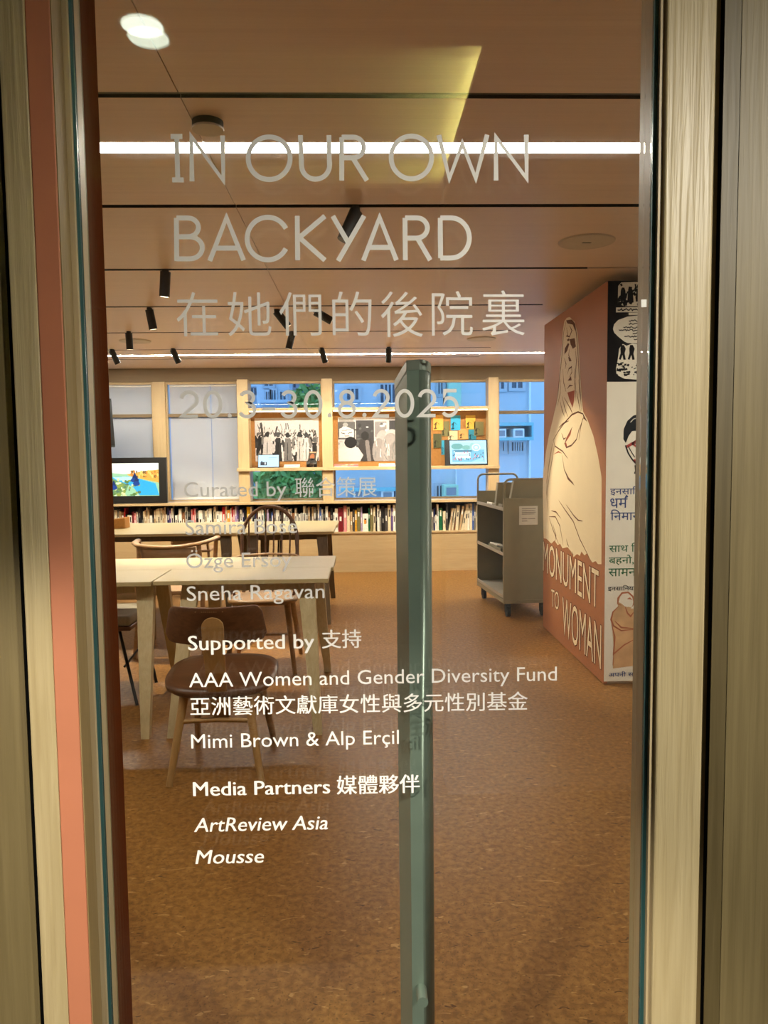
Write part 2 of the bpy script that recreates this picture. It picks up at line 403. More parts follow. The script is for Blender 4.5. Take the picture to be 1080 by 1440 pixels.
def ribbon(mb, pts, w, normal, mi=0, closed=False, lift=0.0, taper=False):
    """flat stroke along a polyline lying in a plane"""
    P = [Vector(p) + Vector(normal) * lift for p in pts]; n = len(P); N = Vector(normal); L_, R_ = [], []
    for i in range(n):
        if closed: a, b = P[i - 1], P[(i + 1) % n]
        else: a, b = P[max(i - 1, 0)], P[min(i + 1, n - 1)]
        d1 = (P[i] - a); d2 = (b - P[i])
        t = ((d1.normalized() if d1.length > 1e-9 else d2.normalized()) + (d2.normalized() if d2.length > 1e-9 else d1.normalized())).normalized()
        s = t.cross(N).normalized(); k = 1.0
        ref = d2 if d2.length > 1e-9 else d1
        cosv = abs(s.dot(ref.normalized().cross(N).normalized())); k = 1 / max(cosv, 0.45)
        ww = w * (math.sin(math.pi * (0.12 + 0.76 * i / (n - 1))) if taper else 1.0)
        L_.append(P[i] + s * ww / 2 * k); R_.append(P[i] - s * ww / 2 * k)
    fs = [(i, i + 1, n + i + 1, n + i) for i in range(n - 1)] + ([(n - 1, 0, n, 2 * n - 1)] if closed else [])
    return mb.add(L_ + R_, fs, mi)
def arc(cx, cy, rx, ry, a0, a1, n=24):
    return [(cx + rx * math.cos(math.radians(a0 + (a1 - a0) * i / n)), cy + ry * math.sin(math.radians(a0 + (a1 - a0) * i / n))) for i in range(n + 1)]

# ---------------------------------------------------------------- the room shell
ZC, YD = 2.40, 1.20                       # ceiling height; plane of the entrance wall
XL, XR = -3.75, 3.2                       # side walls of the reading room
YF, YB = 9.00, 9.30                       # front of the low bookcase; window plane
MX, MY0, MY1 = 1.42, 4.457, 5.985         # painted partition: face plane, near end, far end

struct('floor', MB().box((-4.2, 1.17, -0.12), (4.2, 9.6, 0.0)), M['floor'])
struct('floor_corridor', MB().box((-4.2, -3.2, -0.12), (4.2, 1.17, 0.0)), M['carpet'])
struct('wall_left', MB().box((XL - 0.12, YD, 0), (XL, 9.5, ZC)), M['white_wall'])
struct('wall_right', MB().box((XR, YD, 0), (XR + 0.12, 9.5, ZC)), M['white_wall'])

# laminate ceiling: planks across the room with dark reveals between them
rows = [(1.24, 2.285), (2.310, 2.640), (2.722, 3.272), (3.302, 4.366), (4.394, 5.437), (5.463, 6.568), (6.592, 7.618), (7.640, 8.035), (8.088, 8.350), (8.372, 9.245)]
pl = MB()
for i, (a, b) in enumerate(rows):
    xe = XR if a < 4.39 else 1.285
    for xa, xb in ((XL, -0.5015), (-0.4985, xe)):
        k0 = len(pl.m); pl.box((xa, a + 0.005, ZC), (xb, b - 0.005, ZC + 0.02)); pl.m[k0 + 2] = pl.m[k0 + 4] = 1      # dark-painted long edges
pl.box((1.285, 4.394, ZC), (XR, 9.245, ZC + 0.02))
struct('ceiling', pl, [M['ceil'], M['reveal']])
struct('trim_1', MB().box((XL, YD, ZC + 0.032), (XR, 9.5, ZC + 0.08)), M['reveal'])       # dark void above the reveals
struct('trim_2', MB().box((XL, 2.290, ZC + 0.006), (XR, 2.306, ZC + 0.03)), M['rail'])     # metal track in the first reveal
def light_strip(y0, y1, m, label):
    t = thing('light_strip', label, 'ceiling light', (0, (y0 + y1) / 2, ZC), group='linear ceiling lights')
    MB().box((XL + 0.1, y0 + 0.004, ZC - 0.001), (XR - 0.1, y1 - 0.004, ZC + 0.006)).build('diffuser', m, t)
    MB().box((XL + 0.1, y0 + 0.001, ZC + 0.006), (XR - 0.1, y1 - 0.001, ZC + 0.028)).build('channel', M['rail'], t)
light_strip(2.640, 2.722, M['strip'], 'broad white linear light recessed in the ceiling nearest the glass door')
light_strip(8.035, 8.088, M['strip_far'], 'thin white linear light recessed in the ceiling near the windows')

# beam over the windows, and the wall that surrounds the windows
struct('wall_back', MB().box((XL, 9.245, 2.245), (XR, 9.5, ZC + 0.05)).box((XL, 9.36, 0), (XR, 9.5, 0.80)), M['beam'])
wx = {}
for k, (a, b) in enumerate([(139, 215), (233, 335), (350, 453), (468, 571), (587, 687), (700, 800)]):
    wx[k] = (at(a, 560, y=9.27).x, at(b, 560, y=9.27).x)
wx[0] = (-3.70, wx[0][1]); wx[5] = (wx[5][0], 2.3)
ZS, ZT = 0.835, 2.245                      # window sill and head
ZM0, ZM1 = 1.835, 1.872                    # transom
posts = [(XL, wx[0][0])] + [(wx[k][1], wx[k + 1][0]) for k in range(5)] + [(wx[5][1], XR)]
pm = MB()
for a, b in (posts[0], posts[1], posts[6]): pm.box((a, 9.235, ZS), (b, 9.36, ZT))
for a, b in posts[2:6]: pm.box((a, 9.252, ZS), (b, 9.36, ZT))
struct('trim_3', pm, M['pine_z'], bevel=0.003)                                             # timber posts between the windows
for k in range(6):
    a, b = wx[k]; w = struct_root('window_%d' % (k + 1), ((a + b) / 2, YB, ZS))
    fr = MB(); t = 0.018
    fr.box((a, 9.27, ZT - 0.03), (b, 9.34, ZT)).box((a, 9.27, ZS), (b, 9.34, ZS + 0.02))
    fr.box((a, 9.27, ZS + 0.02), (a + t, 9.34, ZT - 0.03)).box((b - t, 9.27, ZS + 0.02), (b, 9.34, ZT - 0.03))
    fr.build('window_frame', M['pine_z'], w)
    MB().box((a + t, 9.262, ZM0), (b - t, 9.34, ZM1)).build('transom', M['beam'], w)
    MB().box((a + t, 9.315, ZS + 0.02), (b - t, 9.319, ZT - 0.03)).build('pane', M['window_glass'], w)
def blind(a, b, label):
    t = thing('roller_blind', label, 'blind', ((a + b) / 2, 9.30, ZT), group='roller blinds')
    MB().box((a, 9.300, ZS + 0.045), (b, 9.3015, ZT - 0.05)).build('blind_cloth', M['blind'], t)
    MB().box((a, 9.294, ZS + 0.025), (b, 9.306, ZS + 0.045)).build('bottom_bar', M['paper'], t)
    MB().tube([(a, 9.300, ZT - 0.045), (b, 9.300, ZT - 0.045)], 0.012, 10).build('roller', M['paper'], t)
blind(wx[0][0] + 0.02, wx[0][1] - 0.022, 'white roller blind drawn down behind the lit television')
xs = at(298 + 0, 620, y=9.3).x
blind(wx[1][0] + 0.04, xs - 0.004, 'white roller blind, wide left half of the pair right of the television')
blind(xs + 0.004, wx[1][1] - 0.02, 'narrow white roller blind, right half of the pair beside the display shelves')

# entrance wall (corridor side) with its oak panels
struct('wall_front', MB().box((-2.0, 1.115, 0), (-0.4898, 1.235, ZC + 0.1)).box((0.543, 1.12, 0), (2.0, 1.235, ZC + 0.1)), M['panel_oak'])
struct('trim_7', MB().box((0.5190, 1.121, 0), (0.5429, 1.235, ZC + 0.1)), M['panel_edge'])
struct('trim_4', MB().box((-4.0, 1.2, 0), (-1.99, 1.24, ZC)).box((1.99, 1.2, 0), (4.0, 1.24, ZC)).box((-0.51, 1.235, 2.34), (0.54, 1.24, ZC + 0.1)), M['white_wall'])
struct('trim_5', MB().box((-0.4897, 1.1165, 0), (-0.4795, 1.23, ZC)).box((0.5182, 1.1225, 0), (0.5189, 1.23, ZC)), M['gap'])    # shadow gaps

# the glazed door
door = struct_root('door_1', (0, 1.15, 0))
lst = MB().box((-0.4790, 1.10, 0.01), (-0.4420, 1.20, 2.34)); lst.build('left_jamb', M['frame_oak'], door, bevel=0.002)
tag(MB().box((-0.4420, 1.10, 0.01), (-0.4090, 1.25, 2.34)).build('painted_edge', M['salmon'], door, bevel=0.0015), 'salmon painted strip left of the glass')
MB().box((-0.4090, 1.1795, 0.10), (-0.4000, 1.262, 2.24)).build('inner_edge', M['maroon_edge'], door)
MB().box((-0.4090, 1.102, 0.01), (-0.4075, 1.1395, 2.34)).build('rebate', M['reveal_oak'], door)
MB().box((-0.4090, 1.140, 0.10), (-0.3995, 1.153, 2.24)).build('glazing_bead', M['bead'], door, bevel=0.001)
MB().box((-0.4090, 1.1535, 0.10), (-0.3950, 1.179, 2.24)).build('glazing_bead', M['bead'], door)
MB().box((0.4405, 1.13, 0.01), (0.5120, 1.20, 2.34)).build('right_stile', M['frame_oak'], door, bevel=0.003)
MB().box((0.5120, 1.132, 0.01), (0.5180, 1.20, 2.34)).build('stile_edge', M['reveal_oak'], door)
MB().box((0.4285, 1.1535, 0.10), (0.4400, 1.199, 2.24)).box((0.4340, 1.1370, 0.10), (0.4404, 1.1534, 2.24)).build('glazing_bead', M['bead'], door)
MB().box((-0.4090, 1.10, 2.24), (0.4404, 1.20, 2.34)).build('top_rail', M['frame_oak'], door)
MB().box((-0.4090, 1.10, 0.01), (0.4404, 1.20, 0.10)).build('bottom_rail', M['frame_oak'], door)
MB().box((-0.3995, 1.1450, 0.10), (-0.3950, 1.1530, 2.24)).box((0.4280, 1.1450, 0.10), (0.4338, 1.1530, 2.24)).build('gasket', M['gasket'], door)
for y0 in (1.1475, 1.1740):
    MB().box((-0.3950, y0, 0.10), (0.4275, y0 + 0.005, 2.24)).build('glass_pane', M['pane'], door)
st_ = at(905.5, 426.5, y=1.147)
tag(MB().box((st_.x - 0.004, 1.1469, st_.z - 0.0055), (st_.x + 0.004, 1.1474, st_.z + 0.0055)).build('sticker', M['paper'], door), 'small square white sticker on the right edge of the glass')

# pull handle on the room side: wedge bar with a flat left cheek and a rounded right edge
zt = at(580, 506, y=1.215).z
def hx(px, y): return at(px, 640, y=y).x
prof = [(hx(573, 1.215), 1.215), (hx(590, 1.212), 1.212)]
rx = hx(606.5, 1.232); r0 = (rx - hx(590, 1.212))
for a in range(0, 91, 15):
    prof.append((hx(590, 1.212) + r0 * math.sin(math.radians(a)), 1.212 + 0.022 * (1 - math.cos(math.radians(a)))))
prof += [(rx, 1.285), (hx(556, 1.285), 1.285)]
pz0 = 0.36; zfar = at(556, 536, y=1.285).z
def topz(y): return zt + (zfar - zt) * (y - 1.212) / 0.073
hb = MB(); n = len(prof)
hb.add([(x, y, pz0) for x, y in prof] + [(x, y, topz(y) - 0.014) for x, y in prof], [list(range(n))[::-1], [n + i for i in range(n)]] + [], 0)
for i in range(n):
    j = (i + 1) % n; rnd = 1 <= i < n - 2
    hb.f.append([i, j, n + j, n + i]); hb.m.append(1 if rnd else 0); hb.sm.append(rnd)
handle = hb.build('pull_handle', [M['handle'], M['handle_round']], door)
tag(handle, 'tall grey-green metal pull handle behind the glass')
cp = MB(); e = 1.0
pr2 = [(x + (0.0006 if x > 0.09 else -0.0006), y - 0.0006) for x, y in prof]
cp.add([(x, y, topz(y) - 0.0155) for x, y in pr2] + [(x, y, topz(y)) for x, y in pr2], [list(range(n))[::-1], [n + i for i in range(n)]], 0)
for i in range(n):
    j = (i + 1) % n; cp.f.append([i, j, n + j, n + i]); cp.m.append(0); cp.sm.append(False)
cpo = cp.build('end_cap', M['cap'], door); cpo.parent = handle
cpo.location = -Vector(handle.location)
for zz in (0.50,):
    m_ = MB().tube([(0.088, 1.1795, zz), (0.088, 1.214, zz)], 0.009, 12).build('mount', M['handle'], door); m_.parent = handle

# vinyl lettering on the outer face of the glass
YT = 1.1465
def gp(px, py): return at(px, py, y=YT)
def px_m(n): return n * YT / F_PX * 1.0
def strokes(name, items, w):
    mb = MB()
    for k, it in enumerate(items):
        pts, closed = (it[0], it[1]) if isinstance(it, tuple) else (it, False)
        ribbon(mb, [gp(*p) for p in pts], px_m(w), (0, 1, 0), closed=closed, lift=-0.00004 * k)
    return mb.build(name, M['vinyl'], door)
def bowl(x0, x1, y0, y1, cx):                      # right-hand bowl of B, D, R
    return [(x0, y0), (cx, y0)] + arc(cx, (y0 + y1) / 2, x1 - cx, (y1 - y0) / 2, -90, 90, 16) + [(x0, y1)]
T, B_ = 193, 252
tag(strokes('lettering', [
    [(240, T - 1), (256.5, T - 1)], [(248.5, T), (250, B_)], [(242, B_ + 1), (258.5, B_ + 1)],
    [(270, 255), (269, 192), (314, 254), (313, 190.5)],
    (arc(378.5, 222.5, 29.5, 30, 0, 354, 60), True),
    [(422.5, 190), (424, 232)] + arc(443.7, 232, 19.8, 20, 180, 0, 18)[::1] + [(463.2, 232), (462.5, 190)],
    [(480.5, 254), (480.5, 193)], bowl(480.5, 511.5, 193, 222, 497), [(496, 222), (516, 254)],
    (arc(578.5, 221.5, 28.5, 30, 0, 354, 60), True),
    [(617, 190), (632, 251), (650, 202), (669, 251), (685, 189.5)],
    [(697.5, 254), (697.5, 193), (740.5, 251), (740, 189.5)]], 6.6),
    'first headline line, IN OUR OWN, in thin vinyl capitals')
T, B_ = 306.5, 364.5
tag(strokes('lettering', [
    [(248.5, 367), (248, T)], bowl(248, 279, T, 333, 264), bowl(248, 284.5, 333, 364, 267),
    [(295, 367), (318.5, 306), (342.5, 366)], [(303, 349), (334, 349)],
    arc(376.5, 335.5, 29, 30, -28, -332, 40),
    [(418.5, 366), (418, 303.5)], [(457, 304), (421, 334), (457, 366)],
    [(468, 304), (489.5, 341)], [(512, 303.5), (475.5, 367)],
    [(511, 366.5), (533.8, 306), (557.5, 366)], [(519, 348), (550, 348)],
    [(570, 366), (569.5, T)], bowl(569.5, 601, T, 335, 586), [(587, 335), (605, 366)],
    [(619.5, 363), (619, T)], bowl(619, 660, T, 363, 634)], 6.6),
    'second headline line, BACKYARD, in thin vinyl capitals')
mb = MB()
for ch, (a, b, t_, bt) in zip('在她們的後院裏', [(249, 307, 413, 473), (321, 382, 413, 473), (393.5, 452.5, 413, 472), (468, 523, 412, 472), (536, 595, 412, 474), (607.5, 665, 411, 472), (678, 738, 410, 472)]):
    put_text(mb, ch, gp(a, bt), gp(b, bt), px_m(bt - t_), (0, 1, 0), offset=-0.004, fit_h=True)
tag(mb.build('lettering', M['vinyl'], door), 'Chinese title line of seven large vinyl characters')
def two(x0, x1, t_, b): r = (x1 - x0) / 2; return arc((x0 + x1) / 2, t_ + r, r, r, -170, 35, 18) + [(x0 + 0.5, b), (x1 + 1.5, b)]
def zero(x0, x1, t_, b): return (arc((x0 + x1) / 2, (t_ + b) / 2, (x1 - x0) / 2, (b - t_) / 2, 0, 352, 44), True)
def three(x0, x1, t_, b):
    m_ = t_ + (b - t_) * 0.45; c = (x0 + x1) / 2
    return arc(c, (t_ + m_) / 2, (x1 - x0) * 0.42, (m_ - t_) / 2, -160, 80, 18) + arc(c, (m_ + b) / 2, (x1 - x0) * 0.5, (b - m_) / 2, -80, 158, 20)
def eight(x0, x1, t_, b):
    m_ = t_ + (b - t_) * 0.45; c = (x0 + x1) / 2
    return [(arc(c, (t_ + m_) / 2, (x1 - x0) * 0.41, (m_ - t_) / 2, 0, 350, 30), True), (arc(c, (m_ + b) / 2, (x1 - x0) / 2, (b - m_) / 2, 0, 350, 30), True)]
def five(x0, x1, t_, b):
    return [[(x1 - 1, t_), (x0 + 3.5, t_), (x0 + 2, t_ + 16)] + arc((x0 + x1) / 2 - 1, b - 12.5, (x1 - x0) / 2 + 0.5, 12.5, -125, 140, 22)]
def dot(x, y): return [(x - 2.6, y), (x + 2.6, y)]
mbd = strokes('lettering', [two(255, 277, 551.5, 585.5), zero(288, 310, 551.5, 586), three(337, 358, 551.5, 586), [(369, 575.5), (387.5, 575.5)],
    three(396, 416, 551, 586), zero(429.5, 451, 551, 586)] + eight(477.5, 498, 550.5, 586) + [two(526.5, 545.5, 549.5, 585), zero(558, 580, 549.5, 585),
    two(590, 611, 549.5, 584.5)] + five(622, 643, 549.5, 584.5), 5.0)
tag(mbd, 'date line, 20.3 to 30.8.2025, in vinyl numerals')
mb = MB()
for x, y in ((323, 584.5), (463.5, 584), (512.5, 583.5)): mb.prism([gp(x + 3 * math.cos(a * 0.524), y + 3 * math.sin(a * 0.524)) for a in range(12)], (0, 0.0002, 0))
d2 = mb.build('full_stop', M['vinyl'], door); d2.parent = mbd
def line(body, x0, y0, x1, y1, cap, label, cjk=None, offset=0.0, shear=0.0):
    mb = MB(); k = 1.0
    for dx in ((-offset / 2, offset / 2) if offset else (0.0,)):      # heavier lines: two cuts a hair apart
        lift = Vector((0, -0.00004 if dx > 0 else 0, 0))
        put_text(mb, body, gp(x0 + dx, y0) + lift, gp(x1 + dx, y1) + lift, px_m(cap), (0, 1, 0), shear=shear)
        if cjk:
            s_, a, b, ya, yb, t_ = cjk
            put_text(mb, s_, gp(a + dx, ya) + lift, gp(b + dx, yb) + lift, px_m(t_), (0, 1, 0), fit_h=True)
    tag(mb.build('lettering', M['vinyl'], door), label)
line('Curated by', 259, 699, 403, 697.5, 20.5, 'line reading Curated by with four Chinese characters', ('聯合策展', 415, 530, 699.5, 698, 28))
line('Samira Bose', 261, 752, 418, 749.5, 20.5, 'line reading Samira Bose')
line('Özge Ersoy', 262, 799, 410, 796.5, 20.5, 'line reading Özge Ersoy')
line('Sneha Ragavan', 263, 845, 456.5, 841, 20.5, 'line reading Sneha Ragavan')
line('Supported by', 265, 914.5, 442, 911.5, 20.5, 'line reading Supported by with two Chinese characters', ('支持', 453, 508, 912, 911, 27), 0.7)
line('AAA Women and Gender Diversity Fund', 266, 966.5, 783, 957, 20.5, 'line naming the AAA Women and Gender Diversity Fund')
mb = MB()
for dx, dy in ((-0.2, 0.0), (0.2, -0.00004)): put_text(mb, '亞洲藝術文獻庫女性與多元性別基金', gp(268 + dx, 1007) + Vector((0, dy, 0)), gp(742 + dx, 999) + Vector((0, dy, 0)), px_m(28), (0, 1, 0), fit_h=True)
tag(mb.build('lettering', M['vinyl'], door), 'line of sixteen Chinese characters under the fund name')
line('Mimi Brown & Alp Erçil', 269, 1052.5, 561, 1046, 20.5, 'line reading Mimi Brown & Alp Erçil')
line('Media Partners', 272, 1119.5, 464, 1115.5, 20.5, 'line reading Media Partners with four Chinese characters', ('媒體夥伴', 474, 590, 1117.5, 1115, 28), 0.9)
line('ArtReview Asia', 273, 1170, 461, 1166, 20.5, 'slanted line reading ArtReview Asia', None, 0.5, 0.18)
line('Mousse', 275, 1215, 371, 1213, 20.5, 'slanted line reading Mousse', None, 0.6, 0.18)

# corridor on the near side of the door
co = MB()
cx0, cx1, cy0, cy1 = -1.35, 0.325, -0.72, 0.27
for a, b in (((-2.0, -3.2), (cx0, 1.235)), ((0.44, -3.2), (2.0, 1.235)), ((cx0, -3.2), (0.44, cy0)), ((cx0, cy1), (0.44, 1.235)), ((cx1, cy0), (0.45, cy1))):
    co.box((a[0], a[1], ZC), (b[0], b[1], ZC + 0.02))
struct('ceiling_corridor', co, M['ceil'])
struct('trim_6', MB().box((cx0 - 0.01, cy0 - 0.01, ZC + 0.085), (0.45, cy1 + 0.01, ZC + 0.095)).box((cx0 - 0.01, cy0, ZC + 0.02), (cx0, cy1, ZC + 0.085))
       .box((0.44, cy0, ZC + 0.02), (0.45, cy1, ZC + 0.085)).box((cx0, cy0 - 0.01, ZC + 0.02), (0.44, cy0, ZC + 0.085)).box((cx0, cy1, ZC + 0.02), (0.44, cy1 + 0.01, ZC + 0.085)), M['cove'])
tl = thing('cove_light', 'yellow-white light bar hidden in the corridor ceiling recess', 'ceiling light', (0.38, -0.22, ZC + 0.02))
MB().box((0.365, cy0 + 0.02, ZC + 0.021), (0.395, cy1 - 0.02, ZC + 0.035)).build('housing', M['rail'], tl)
MB().box((0.367, cy0 + 0.02, ZC + 0.035), (0.393, cy1 - 0.02, ZC + 0.041)).build('diffuser', M['cove_led'], tl)
struct('wall_corridor', MB().box((0.335, -0.92, 0), (2.0, -0.735, ZC)), M['corr_wall'])
struct('wall_corridor_back', MB().box((-2.0, -3.3, 0), (2.0, -3.2, ZC + 0.1)), M['corr_dark'])
struct('wall_corridor_left', MB().box((-2.1, -3.3, 0), (-2.0, 1.235, ZC + 0.1)), M['corr_dark'])
struct('wall_corridor_right', MB().box((2.0, -3.3, 0), (2.1, 1.235, ZC + 0.1)), M['corr_dark'])
def downlight(x, y, label):
    t = thing('downlight', label, 'ceiling light', (x, y, ZC), group='corridor downlights')
    MB().lathe([(0.062, -0.004), (0.062, 0.0), (0.050, 0.0005), (0.044, -0.004)], (x, y, ZC)).build('trim_ring', M['down_white'], t)
    MB().lathe([(0.048, -0.0045), (0.044, -0.003)], (x, y, ZC - 0.001)).build('lens', M['down_led'], t)
    return t
dl = downlight(-0.503, 0.366, 'round corridor downlight mirrored at the top left of the glass')
d2_ = downlight(-1.45, -1.5, 'round corridor downlight farther back from the door')
d3_ = downlight(1.45, -0.35, 'added unseen corridor downlight on the right, in front of the side wall')  # unseen lamp, added to brighten the right stile and the lettering
lamp('SPOT', 'downlight_beam', (-1.45, -1.5, ZC - 0.012), (-0.30, 1.15, 0.16), 420, (1.0, 0.92, 0.76), d2_, spot_size=math.radians(33), spot_blend=0.4, shadow_soft_size=0.05)
lamp('SPOT', 'downlight_beam', (1.45, -0.35, ZC - 0.012), (0.45, 1.1, -0.2), 250, (1.0, 0.95, 0.82), d3_, spot_size=math.radians(112), spot_blend=1.0, shadow_soft_size=0.05)

# ---------------------------------------------------------------- painted partition
core = MB().box((MX + 0.022, MY0 + 0.022, 0), (2.6, MY1, 2.335))
struct('wall_partition', core, M['white_wall'])
def mp(px, py, lift=0.0): return at(px, py, x=MX) - Vector((lift, 0, 0))
def z5(X, Y): return (740 + X / 4.644, 370 + Y / 4.645)
def z6(X, Y): return (740 + X / 4.5, 660 + Y / 4.5)
mural = thing('mural_panel', 'tall brown mural board with a cream robed figure and the words MONUMENT TO WOMAN', 'mural', (MX, (MY0 + MY1) / 2, 0.006))
MB().box((MX, MY0 + 0.001, 0.006), (MX + 0.02, MY1, 2.345)).build('board', M['mural_brown'], mural)
NX = (-1, 0, 0)
fig = MB()
out = [z5(*p) for p in [(285, 352), (318, 385), (335, 450), (345, 560), (355, 750), (365, 900), (372, 970), (400, 1020), (440, 1130), (470, 1260), (490, 1380), (497, 1440)]]
out += [z6(*p) for p in [(478, 60), (478, 300), (477, 600), (455, 600), (440, 580), (420, 590), (400, 560), (385, 530), (370, 545), (350, 520), (340, 548), (322, 535), (300, 556), (285, 520), (262, 492), (230, 500), (215, 470), (200, 480), (180, 450), (160, 470), (130, 440), (112, 436), (108, 300), (106, 150), (108, 0)]]
out += [z5(*p) for p in [(118, 1330), (130, 1230), (150, 1120), (175, 1020), (200, 900), (215, 780), (222, 650), (232, 560), (240, 440), (250, 380), (265, 358)]]
fig.add([mp(*p, 0.0010) for p in out], [list(range(len(out)))], 0)
def strk(pts, w=0.012, conv=z5, mi=1): ribbon(fig, [mp(*conv(*p)) for p in pts], w, NX, mi, lift=0.0018, taper=True)
def patch(pts, mi=1, conv=z5): fig.add([mp(*conv(*p), 0.0016) for p in pts], [list(range(len(pts)))], mi)
patch([(262, 374), (300, 368), (322, 405), (322, 445), (306, 402), (270, 394)])
patch([(250, 598), (254, 556), (274, 522), (283, 528), (268, 575)]); patch([(284, 497), (318, 490), (326, 545), (306, 560), (292, 532)])
patch([(268, 500), (282, 490), (284, 505), (272, 512)]); patch([(275, 612), (290, 620), (298, 640), (282, 642)])
patch([(272, 768), (294, 738), (298, 766)], 1); patch([(270, 845), (318, 830), (314, 900), (304, 945), (286, 900)], 2)
patch([(262, 1145), (300, 1072), (292, 1120), (252, 1182)], 2); patch([(252, 1178), (262, 1172), (272, 1205), (264, 1205)], 2)
patch([(178, 1250), (212, 1226), (236, 1244), (212, 1238)], 2)
for s_ in [[(268, 375), (300, 372), (320, 400), (330, 470), (338, 560), (346, 720), (356, 860), (362, 965)], [(262, 382), (246, 450), (239, 560), (226, 690), (208, 860), (190, 960)],
           [(265, 420), (272, 470), (262, 480)], [(285, 410), (300, 440), (285, 480), (265, 478)], [(284, 560), (279, 600), (292, 642)], [(250, 620), (262, 660), (256, 690)],
           [(270, 725), (280, 690), (298, 678), (300, 712), (284, 745)], [(322, 560), (330, 640), (322, 730), (316, 830)], [(316, 690), (322, 800), (326, 900)], [(270, 820), (285, 800), (305, 800)],
           [(240, 690), (246, 780), (262, 840)], [(235, 870), (252, 940), (272, 1002)], [(222, 900), (236, 960), (252, 1003)], [(330, 835), (342, 900), (356, 972)], [(250, 880), (290, 950), (305, 985)],
           [(344, 760), (352, 840), (358, 905)], [(228, 760), (224, 850), (206, 930)],
           [(176, 1160), (210, 1100), (250, 1045), (300, 990), (340, 972), (372, 985), (398, 1035)], [(302, 1072), (252, 1178), (264, 1205), (298, 1190), (330, 1152), (345, 1090), (376, 1010)],
           [(215, 1075), (240, 1050), (280, 1030)], [(345, 1155), (356, 1080), (372, 1012)], [(180, 1160), (190, 1196), (240, 1230), (272, 1275)], [(372, 985), (378, 1010), (395, 1030)],
           [(236, 1255), (250, 1350), (278, 1405), (310, 1440)], [(172, 1180), (152, 1300), (132, 1440)], [(185, 1190), (170, 1290), (150, 1400)], [(232, 1110), (246, 1150), (262, 1140)]]: strk(s_)
for s_ in [[(242, 0), (265, 60), (305, 100)], [(208, 198), (250, 260), (300, 330), (340, 440), (402, 562)], [(255, 225), (300, 290), (330, 322), (358, 328)], [(136, 30), (130, 150), (138, 270)], [(146, 300), (186, 300), (215, 360), (236, 482)],
           [(146, 305), (170, 380), (206, 472)], [(150, 20), (140, 100), (132, 180)], [(255, 440), (262, 470), (272, 492)], [(160, 262), (190, 270), (220, 310)], [(170, 350), (190, 420), (186, 455)], [(290, 520), (298, 540), (296, 555)]]: strk(s_, 0.011, z6)
tag(fig.build('painted_figure', [M['mural_cream'], M['mural_line'], M['mural_red']], mural), 'cream robed figure with a raised hand, drawn in brown lines')
wd = MB()
def mword(body, bl, br, tl_):
    p0, p1 = mp(*z6(*bl)), mp(*z6(*br)); cap = mp(*z6(*tl_)).z - p0.z
    for k, (dy, dz) in enumerate(((-0.007, 0.004), (0.007, 0.004), (-0.007, -0.004), (0.007, -0.004))):      # painted outline
        q = Vector((-0.0012 - 0.0002 * k, dy, dz)); put_text(wd, body, p0 + q, p1 + q, cap, NX, 1)
    put_text(wd, body, p0 - Vector((0.0024, 0, 0)), p1 - Vector((0.0024, 0, 0)), cap, NX, 0)
mword('MONUMENT', (108, 640), (458, 884), (108, 455)); mword('TO', (160, 866), (208, 893), (160, 757)); mword('WOMAN', (230, 1040), (475, 1266), (230, 806))
wd.build('painted_words', [M['mural_cream'], M['mural_line']], mural)

poster = thing('poster_panel', 'tall board of black and cream posters with Hindi lines, right of the brown mural', 'poster', (1.9, MY0, 0.006))
PX0, PX1 = MX + 0.001, 2.45
def pp(px, py, lift=0.0): return at(px, py, y=MY0) - Vector((0, lift, 0))
zb = pp(860, 537).z
MB().box((PX0, MY0, 0.02), (PX1, MY0 + 0.02, zb)).build('cream_poster', M['poster_cream'], poster)
MB().box((PX0, MY0, zb), (PX1, MY0 + 0.02, 2.345)).build('black_poster', M['poster_black'], poster)
NY = (0, -1, 0); ink = MB(); IM = ['poster_cream', 'poster_black', 'poster_blue', 'poster_green', 'poster_red', 'poster_ochre', 'poster_line']
def ps(pts, w, mi, conv=z5, taper=False): ribbon(ink, [pp(*conv(*p)) for p in pts], w, NY, mi, lift=0.0022, taper=taper)
def pf(pts, mi, conv=z5, lift=0.0012): ink.add([pp(*conv(*p), lift) for p in pts], [list(range(len(pts)))], mi)
pf([(600, 150), (620, 126), (760, 122), (800, 150), (805, 260), (760, 280), (640, 282), (598, 262)], 0); 
rnd = random.Random(3)
for k in range(46):
    x, y = rnd.uniform(604, 790), rnd.uniform(134, 272); ps([(x, y), (x + rnd.uniform(-12, 12), y + rnd.uniform(8, 30))], rnd.uniform(0.008, 0.022), 1)
for cx, cy, r, h in ((632, 178, 15, 70), (680, 182, 16, 76), (735, 180, 16, 72)): pf([(cx - r, cy), (cx - r * .5, cy - 18), (cx + r * .5, cy - 18), (cx + r, cy), (cx + r * 1.3, cy + h), (cx - r * 1.3, cy + h)], 1, lift=0.0016)
pf([(586, 290), (780, 286), (780, 320), (586, 322)], 0); pf([(668, 324), (760, 322), (760, 338), (668, 340)], 0)
def script(x0, x1, y, w=0.004, mi=1, amp=7, seed=0):
    r = random.Random(seed); x = x0; pts = []
    while x < x1: pts.append((x, y + r.uniform(-amp, amp * 0.6))); x += r.uniform(4, 9)
    if len(pts) > 2: ps(pts, w, mi)
script(596, 770, 306, 0.006, 1, 8, 5)
pf([(566, 430), (574, 400), (600, 372), (660, 350), (730, 342), (820, 350), (880, 400), (880, 480), (820, 520), (720, 525), (662, 522), (640, 512), (600, 480), (575, 455)], 0)
